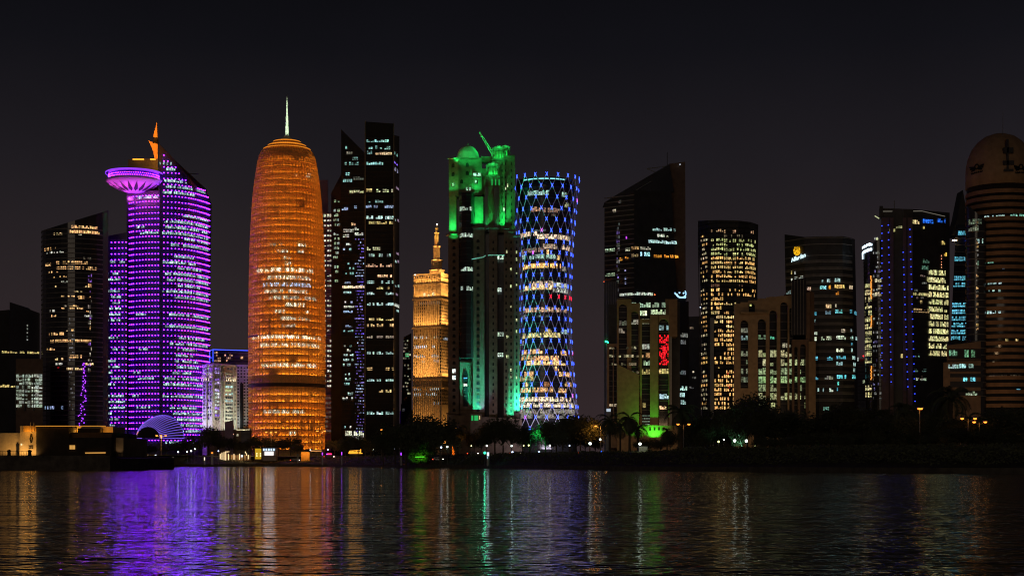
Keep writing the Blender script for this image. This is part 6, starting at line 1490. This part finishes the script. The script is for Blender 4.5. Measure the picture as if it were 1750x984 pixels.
# station canopy with orange strip and tail-lit bus
D_ = 800; x0, z0 = at_ground(541, D_)
c_ = thing('bus_shelter', 'flat bus shelter with an orange-lit roof edge, at the orange cylinder tower foot', 'bus shelter', (x0, D_, z0))
kb('roof', 530, 551.5, 768.8, 769.6, D_, D_+4, 'metal', c_); kb('light_strip', 531, 551, 769.7, 770.5, D_-.2, D_+.2, glow('orange_edge', (1, .42, .12), 1.3), c_)
for a in (531, 541, 551): kb('post', a-.3, a+.3, 769.6, 782, D_+1.8, D_+2.2, 'metal', c_)
def vehicle(px, D_, L_, H_, label, name='parked_car', cat='car', body='car_paint', heads=None, tails=None, bus=False, grp=None):
    x, z = at_ground(px, D_); v = thing(name, label, cat, (x, D_, z), grp); W = 1.8 if not bus else 2.5; m = MB()
    if bus: prof_ = [(-.5, .12), (.5, .12), (.5, .6), (.485, .95), (.46, 1), (-.47, 1), (-.5, .93)]
    else: prof_ = [(-.5, .18), (.5, .18), (.5, .42), (.46, .52), (.30, .60), (.16, .94), (.08, 1), (-.22, 1), (-.30, .95), (-.44, .62), (-.5, .55)]
    m.rings([[(x+a*L_, D_+d, z+b*H_) for a, b in prof_] for d in (-W/2, W/2)]); m.build('body', body, v)
    m = MB()
    if bus:
        for i in range(8): m.box(x+(-.46+i*.115)*L_, x+(-.46+i*.115+.10)*L_, D_-W/2-.03, D_-W/2-.005, z+.5*H_, z+.82*H_)
    else:
        for a, b, c__, d in ((-.28, -.05, -.26, -.06), (-.03, .18, -.03, .08)): m.poly([(x+a*L_, D_-W/2-.01, z+.6*H_), (x+b*L_, D_-W/2-.01, z+.6*H_), (x+d*L_, D_-W/2-.01, z+.92*H_), (x+c__*L_, D_-W/2-.01, z+.92*H_)])
    m.build('window', 'glass', v)
    for wx in (-.32, .32):
        wm = MB(); r_ = .33 if not bus else .48
        wm.rings([[(x+wx*L_+r_*cos(a), D_-W/2-.04+d, z+r_+r_*sin(a)) for a in [2*pi*i/12 for i in range(12)]] for d in (0, .25)]); wm.build('wheel', 'black', v)
    for px__, mat, nm in ((.495, heads, 'headlight'), (-.495, tails, 'tail_light')):
        if mat:
            for d in (-.6, .6): m = MB(); m.ball((x+px__*L_, D_+d*W/2-.25, z+.42*H_), .17 if not bus else .25, 6, 4); m.build(nm, mat, v)
    return v
MT['car_paint'] = surface('dark_car_paint', (.06, .06, .07), .25, .3, .05); MT['car_white'] = surface('white_car_paint', (.6, .6, .6), .3, 0, .05)
HLm = glow('headlight_glow', (1, .85, .65), 10); TLm = glow('tail_glow', (1, .05, .02), 6)
gp = 'cars on the waterfront road'
CARS = [(504, 800, 'dark car with headlights on, left of the grey-green cabinet'), (748.5, 640, 'car with pink-white headlights below the golden stepped tower'), (808, 640, 'car with headlights on, left of the green-white lit totem, below the green-lit stone tower'), (880, 640, 'pair-lit dark car below the right edge of the green-lit stone tower'), (891, 650, 'dark car just left of the yellowish globe lamps below the blue lattice tower'), (998, 600, 'dark car with headlights on, left of the bright globe lamp near the lattice tower'),
        (1013, 610, 'car with headlights behind the bright globe lamp near the lattice tower'), (1110, 560, 'dark car with headlights just right of the pale cabin'), (1139, 560, 'car with headlights on, second right of the pale cabin'), (1152, 570, 'car with headlights on, third right of the pale cabin'), (1222, 520, 'dark car with headlights on below the yellowish globe lamp'), (1244, 520, 'car with reddish lights left of the twin white globes'), (1268, 520, 'car with one headlight between the twin white globes')]
for px_, d_, lb in CARS: vehicle(px_, d_, 4.4, 1.5, lb, heads=HLm, tails=TLm, grp=gp, body='car_white' if px_ in (748.5, 1152) else 'car_paint')
vehicle(562.5, 795, 5.0, 1.7, 'police car flashing red and blue-violet lights right of the two-headed street lamp', 'police_car', 'police car', heads=HLm, tails=TLm)
m = MB(); x, z = at_ground(564.5, 795); v_ = thing('beacon_bar', 'x', 'x', (x, 795, z)); bpy.data.objects.remove(v_)
pc_ = [o for o in bpy.data.objects if o.name.startswith('police_car')][0]
m.box(x-1.4, x+.8, 793.8, 794.6, z+1.7, z+2.3); m.build('beacon_bar', glow('police_red', (1, .02, .12), 3), pc_); m = MB(); m.box(x-1.9, x-1.45, 793.8, 794.6, z+1.7, z+2.2); m.build('beacon_bar', 'led_violet', pc_)
b_ = vehicle(1196, 560, 10.5, 2.6, 'long dark bus with a faint outlined roof under the amber-window tower', 'bus', 'bus', tails=TLm, bus=True)
# outlined orange boat-shaped bus
D_ = 780; x0, z0 = at_ground(608, D_); zb_ = Z(774.4, D_)
v_ = thing('outlined_bus', 'bus outlined with glowing orange tubes, right of the police car', 'bus', (x0, D_, z0)); OT = glow('orange_tube', (1., .40, .03), 1.8)
m = MB(); m.box(X(597, D_), X(617, D_), D_, D_+2.4, z0+.4, Z(769.8, D_)); m.build('body', 'car_paint', v_)
for seg in ([(596, 774.2), (597.6, 770.2), (614.5, 769.2)], [(596, 774.2), (619.5, 774.2)], [(597, 772.4), (616, 771.8)], [(616.5, 767), (616.5, 774)], [(603, 770), (603, 772.2)], [(609, 770), (609, 772.2)]):
    m = MB()
    for a, b in zip(seg, seg[1:]): m.bar((X(a[0], D_), D_-.15, Z(a[1], D_)), (X(b[0], D_), D_-.15, Z(b[1], D_)), .17)
    m.build('light_tube', OT, v_)
for a in (600, 613): m = MB(); r_ = .5; x = X(a, D_); m.rings([[(x+r_*cos(q), D_-.1+d, z0+r_+r_*sin(q)) for q in [2*pi*i/12 for i in range(12)]] for d in (0, .3)]); m.build('wheel', 'black', v_)
# low orange-lit wall left of shelter
x, z = at_ground(522, 795); o = thing('lit_hoarding', 'low amber-lit hoarding between the utility cabinet and the bus shelter', 'hoarding', (x, 795, z)); m = MB(); m.box(X(514.5, 795), X(529, 795), 795, 795.4, z, Z(771.8, 795)); m.build('panel', 'orange_wall', o); lamp('AREA', (X(522, 795), 790, Z(770, 795)), 300, (1, .4, .05), 4, (X(522, 795), 795, Z(774, 795)), .5)
# green-lit garden
D_ = 640
for i, (px_, top, s_, lb) in enumerate(((711, 757, .8, 'small bush lit dim green, left one of the pair in the floodlit garden'), (723, 753, 1.1, 'bright green floodlit bush in the garden below the golden stepped tower'))):
    x, z = at_ground(px_, D_); h = Z(top, D_)-z; e = dup(bt[0] if 0 in used else bt[list(used)[0]], (x, D_, z-h*.35), lb, None, i*1.7, (h*1.2, h*1.2, h*1.35)); e.name = 'floodlit_bush'; e['category'] = 'bush'
    if 'group' in e: del e['group']
    lamp('SPOT', (x+.5, D_-9, z+.4), 2600, (.15, 1, .02), .5, (x, D_, z+h*.55), None, radians(50))
tub('green_bench_light', [(709.5, 780.6), (725, 780.2)], .22, glow('lime_strip', (.12, 1., .04), .7), 'thin lime-green light strip on the ground under the floodlit bushes', 'light strip', 610)
# orange floodlit obelisk
x, z = at_ground(774.3, 650); o = thing('flame_sculpture', 'slim twisting sculpture lit orange below the green-lit stone tower', 'sculpture', (x, 650, z)); m = MB()
m.rings([[(x+.35*sin(k*.9)*.5+w*cos(q), 650+w*sin(q), z+k*.62) for q in [2*pi*i/6+k*.5 for i in range(6)]] for k, w in enumerate((.5, .62, .5, .58, .42, .46, .3, .22, .06))]); m.build('figure', surface('orange_figure', (.7, .35, .12), .6), o); m = MB(); m.box(x-.8, x+.8, 649.2, 650.8, z-.5, z+.15); m.build('plinth', 'gstone', o)
lamp('SPOT', (x, 645.5, z+.3), 2600, (1, .30, .02), .2, (x, 650, z+2.8), None, radians(60))
# green beacon and white totem
x, z = at_ground(828.5, 560); o = thing('green_floodlight', 'round bright green floodlight left of the white totem below the green-lit stone tower', 'floodlight', (x, 560, z)); zc_ = Z(773.3, 560); m = MB(); m.bar((x, 560, min(z, zc_-.6)), (x, 560, zc_), .08); m.build('post', 'metal', o); m = MB(); m.ball((x, 559.8, zc_), .48, 10, 6); m.build('lens', glow('green_lens', (.05, 1., .45), 2.2), o); lamp('POINT', (x, 558.5, zc_), 60, (.1, 1, .5), .3)
totem(834, 772.5, 778.8, .75, 'led_white', 'white lit totem sign right of the green floodlight', 560); totem(833.2, 779, 783.5, .35, glow('ice_strip', (.4, .7, .8), .8), 'dimmer pale strip under the white totem sign', 557)
totem(1027.8, 770.5, 776, .35, glow('blue_bollard', (.01, .12, 1.), 3), 'deep blue bollard light under the two-armed orange-poled street lamp', 560, 'bollard_light', 'bollard light')
totem(685.5, 773, 777.5, .35, 'led_violet', 'small violet bollard light right of the bluish globe lamp below black twin tower', 640, 'bollard_light', 'bollard light'); totem(551, 773, 777, .35, 'led_violet', 'small violet bollard light under the two-headed street lamp', 700, 'bollard_light', 'bollard light'); totem(584, 772, 777, .3, 'led_violet', 'small violet bollard light between the police car and the outlined bus', 700, 'bollard_light', 'bollard light')
totem(1040, 698, 703, 1.7, glow('pale_box_sign', (.5, .6, .7), .9), 'small pale lit box sign above the palms left of the arched tan block', 620, 'box_sign', 'sign')
# green lit canopy
D_ = 700; x, z = at_ground(915, D_); o = thing('green_canopy', 'curved canopy lit vivid green below the blue lattice tower', 'canopy', (x, D_, z)); m = MB()
m.rings([[(X(a, D_), D_+d, Z(b, D_)) for d, b in ((0, y0), (3, y0-1.4), (6, y0))] for a, y0 in ((906, 737.5), (911, 735.6), (918, 734.2), (924, 734.6), (928, 737))], False, False); m.build('roof', surface('canopy_cloth', (.6, .65, .6), .7), o)
for a in (907, 916, 926): m = MB(); m.bar((X(a, D_), D_+1, z), (X(a, D_), D_+1, Z(736.5, D_)), .15); m.build('post', 'metal', o)
lamp('AREA', (X(916, D_), D_-3, Z(741, D_)), 1500, (.01, 1., .15), 5, (X(916, D_), D_+2, Z(735, D_)), 1)
# pale cabin
D_ = 470; x, z = at_ground(1098.5, D_); o = thing('pale_cabin', 'pale box-shaped guard cabin with a dark door slot, standing on the dark bank', 'cabin', (x, D_, z)); CM = surface('cabin_paint', (.42, .43, .36), .8)
m = MB(); m.box(X(1092, D_), X(1106.5, D_), D_, D_+3, min(z, Z(787, D_)), Z(763.5, D_)); m.build('wall', CM, o); m = MB(); m.box(X(1091.4, D_), X(1107.1, D_), D_-.2, D_+3.2, Z(763.4, D_), Z(762.6, D_)); m.build('roof', 'metal', o)
m = MB(); m.box(X(1101, D_), X(1104, D_), D_-.04, D_-.01, Z(776, D_), Z(769, D_)); m.build('door_slot', 'black', o); m = MB()
for a in (1094, 1098, 1100): m.box(X(a, D_), X(a, D_)+.06, D_-.05, D_-.01, Z(786, D_), Z(764, D_))
m.build('cladding_joint', 'band', o); lamp('SPOT', (X(1095, D_), D_-7, Z(758, D_)), 420, (.95, 1, .75), .3, (X(1098, D_), D_, Z(776, D_)), None, radians(60))
# lit tree right with pale trunk
x, z = at_ground(1262.5, 530); e = dup(bt[list(used)[0]], (x, 530, z), 'tree with a pale floodlit leaning trunk, left of the right-hand bright globe lamp', None, 2., ((Z(735, 530)-z)*1.0,)*2+((Z(735, 530)-z),)); e.name = 'tree'; e.rotation_euler = (0, 0, 0)
if 'group' in e: del e['group']
lamp('SPOT', (x-1, 523, z+.5), 2600, (.3, 1, .6), .3, (x-1, 530, z+5), None, radians(60))
m = MB(); m.bar((x+1.6, 529, z-.2), (x+.9, 529, z+2.6), .22, 6, .16); m.bar((x+.9, 529, z+2.6), (x-.2, 529, z+6.5), .16, 6, .08); m.bar((x+.9, 529, z+3), (x-1.8, 529, z+4.6), .09); pt_ = MB(); pt_.f = m.f; pt_.c = m.c; pt_.v = [((a-x)/e.scale[0], (b-530)/e.scale[1], (c-z)/e.scale[2]) for a, b, c in m.v]; pt_ = pt_.build('pale_trunk', surface('pale_bark', (.55, .52, .45), .8)); pt_.parent = e
# ================================================================== person
for px_, d_, lb in person_spots:
    me = bpy.data.meshes.new('person'); o = None
    V = [(0, 0, .93), (0, 0, 1.15), (0, .01, 1.38), (0, 0, 1.50), (0, -.02, 1.60), (0, -.02, 1.72), (.10, 0, .88), (.12, -.03, .50), (.13, 0, .09), (.13, -.16, .05), (-.10, 0, .88), (-.11, .03, .50), (-.12, .08, .09), (-.12, -.08, .05),
         (.19, 0, 1.40), (.25, -.03, 1.14), (.17, -.22, 1.05), (.10, -.27, 1.05), (-.19, 0, 1.40), (-.25, -.02, 1.14), (-.18, -.2, 1.05), (-.11, -.26, 1.05)]
    E = [(0, 1), (1, 2), (2, 3), (3, 4), (4, 5), (0, 6), (6, 7), (7, 8), (8, 9), (0, 10), (10, 11), (11, 12), (12, 13), (2, 14), (14, 15), (15, 16), (16, 17), (2, 18), (18, 19), (19, 20), (20, 21)]
    Rr = [.15, .14, .17, .06, .09, .09, .10, .07, .05, .045, .10, .07, .05, .045, .07, .05, .04, .035, .07, .05, .04, .035]
    import bmesh
    bm = bmesh.new(); sl = bm.verts.layers.skin.verify(); vs = [bm.verts.new(v) for v in V]
    for v, r in zip(vs, Rr): v[sl].radius = (r, r)
    vs[0][sl].use_root = True
    for a, b in E: bm.edges.new((vs[a], vs[b]))
    bm.to_mesh(me); bm.free()
    o = bpy.data.objects.new('person', me); COL.objects.link(o); o.location = (X(px_, d_), d_, QZ)
    o.modifiers.new('skin', 'SKIN'); s_ = o.modifiers.new('sub', 'SUBSURF'); s_.levels = s_.render_levels = 1
    me.materials.append(surface('dark_clothes', (.03, .03, .035), .9)); tag(o, lb, 'person')

# ================================================================== sky, fill light, camera
w = bpy.data.worlds.new('World'); SC.world = w; w.use_nodes = True; nt = w.node_tree; L = nt.links.new
bg = nt.nodes['Background']
tc = nt.nodes.new('ShaderNodeTexCoord'); sx = nt.nodes.new('ShaderNodeSeparateXYZ'); L(tc.outputs['Generated'], sx.inputs[0])
cr = nt.nodes.new('ShaderNodeValToRGB'); L(sx.outputs['Z'], cr.inputs['Fac'])
el = cr.color_ramp.elements
el[0].position = 0.; el[0].color = (.034, .022, .024, 1); el[1].position = 1.; el[1].color = (.0018, .0019, .0028, 1)
for p_, c_ in ((.04, (.031, .0205, .0225, 1)), (.11, (.0225, .0168, .0185, 1)), (.19, (.0130, .0110, .0138, 1)), (.26, (.0058, .0056, .0078, 1)), (.31, (.0034, .0034, .0048, 1))):
    e_ = el.new(p_); e_.color = c_
sky = nt.nodes.new('ShaderNodeTexSky'); sky.sky_type = 'NISHITA'; sky.sun_disc = False; sky.sun_elevation = radians(-4); sky.sun_rotation = radians(180)
mx = nt.nodes.new('ShaderNodeMixRGB'); mx.blend_type = 'ADD'; mx.inputs['Fac'].default_value = .002; L(cr.outputs['Color'], mx.inputs['Color1']); L(sky.outputs['Color'], mx.inputs['Color2'])
nz = nt.nodes.new('ShaderNodeTexNoise'); nz.inputs['Scale'].default_value = 3.5; nz.inputs['Detail'].default_value = 4; L(tc.outputs['Generated'], nz.inputs['Vector'])
mr = nt.nodes.new('ShaderNodeMapRange'); mr.inputs['From Min'].default_value = .3; mr.inputs['From Max'].default_value = .7; mr.inputs['To Min'].default_value = .82; mr.inputs['To Max'].default_value = 1.18; L(nz.outputs['Fac'], mr.inputs['Value'])
vm = nt.nodes.new('ShaderNodeVectorMath'); vm.operation = 'SCALE'; L(mx.outputs['Color'], vm.inputs[0]); L(mr.outputs['Result'], vm.inputs['Scale'])
L(vm.outputs['Vector'], bg.inputs['Color']); bg.inputs['Strength'].default_value = 1.0
# weak warm sun added as fill from the viewer's side
sd = bpy.data.lights.new('front_fill', 'SUN'); sd.energy = .09; sd.angle = radians(25); sd.color = (1, .78, .55)
so = bpy.data.objects.new('front_fill', sd); COL.objects.link(so); so.rotation_euler = (radians(78), 0, radians(-14))
# added wide area fills that wash the stone blocks, in place of many street lamps
for px_, d_, z_, pw in ((1080, 860, 16, 2600), (1170, 880, 20, 1500), (1325, 810, 18, 2600), (1395, 820, 22, 1500), (1640, 780, 16, 3500), (1710, 740, 22, 5500)):
    lamp('AREA', (X(px_, d_), d_, GZ+z_), pw, (1, .62, .30), 16, (X(px_, d_+90), d_+90, 75), 3)

cd = bpy.data.cameras.new('camera'); co = bpy.data.objects.new('camera', cd); COL.objects.link(co)
co.location = (0, 0, CAMZ); co.rotation_euler = (radians(90), 0, 0)
cd.sensor_width = 36; cd.lens = 36*F/1750; cd.shift_y = (HY-492)/1750; cd.clip_end = 20000; cd.clip_start = .5
SC.camera = co
SC.view_settings.view_transform = 'Standard'; SC.view_settings.look = 'None'; SC.view_settings.exposure = 0; SC.view_settings.gamma = 1
cy_ = SC.cycles; cy_.use_denoising = True; cy_.denoising_prefilter = 'ACCURATE'; cy_.filter_width = 1.15; cy_.max_bounces = 4; cy_.diffuse_bounces = 2; cy_.glossy_bounces = 3; cy_.transmission_bounces = 1
cy_.sample_clamp_indirect = 2; cy_.sample_clamp_direct = 10; cy_.caustics_reflective = True; cy_.use_light_tree = True; cy_.blur_glossy = .3
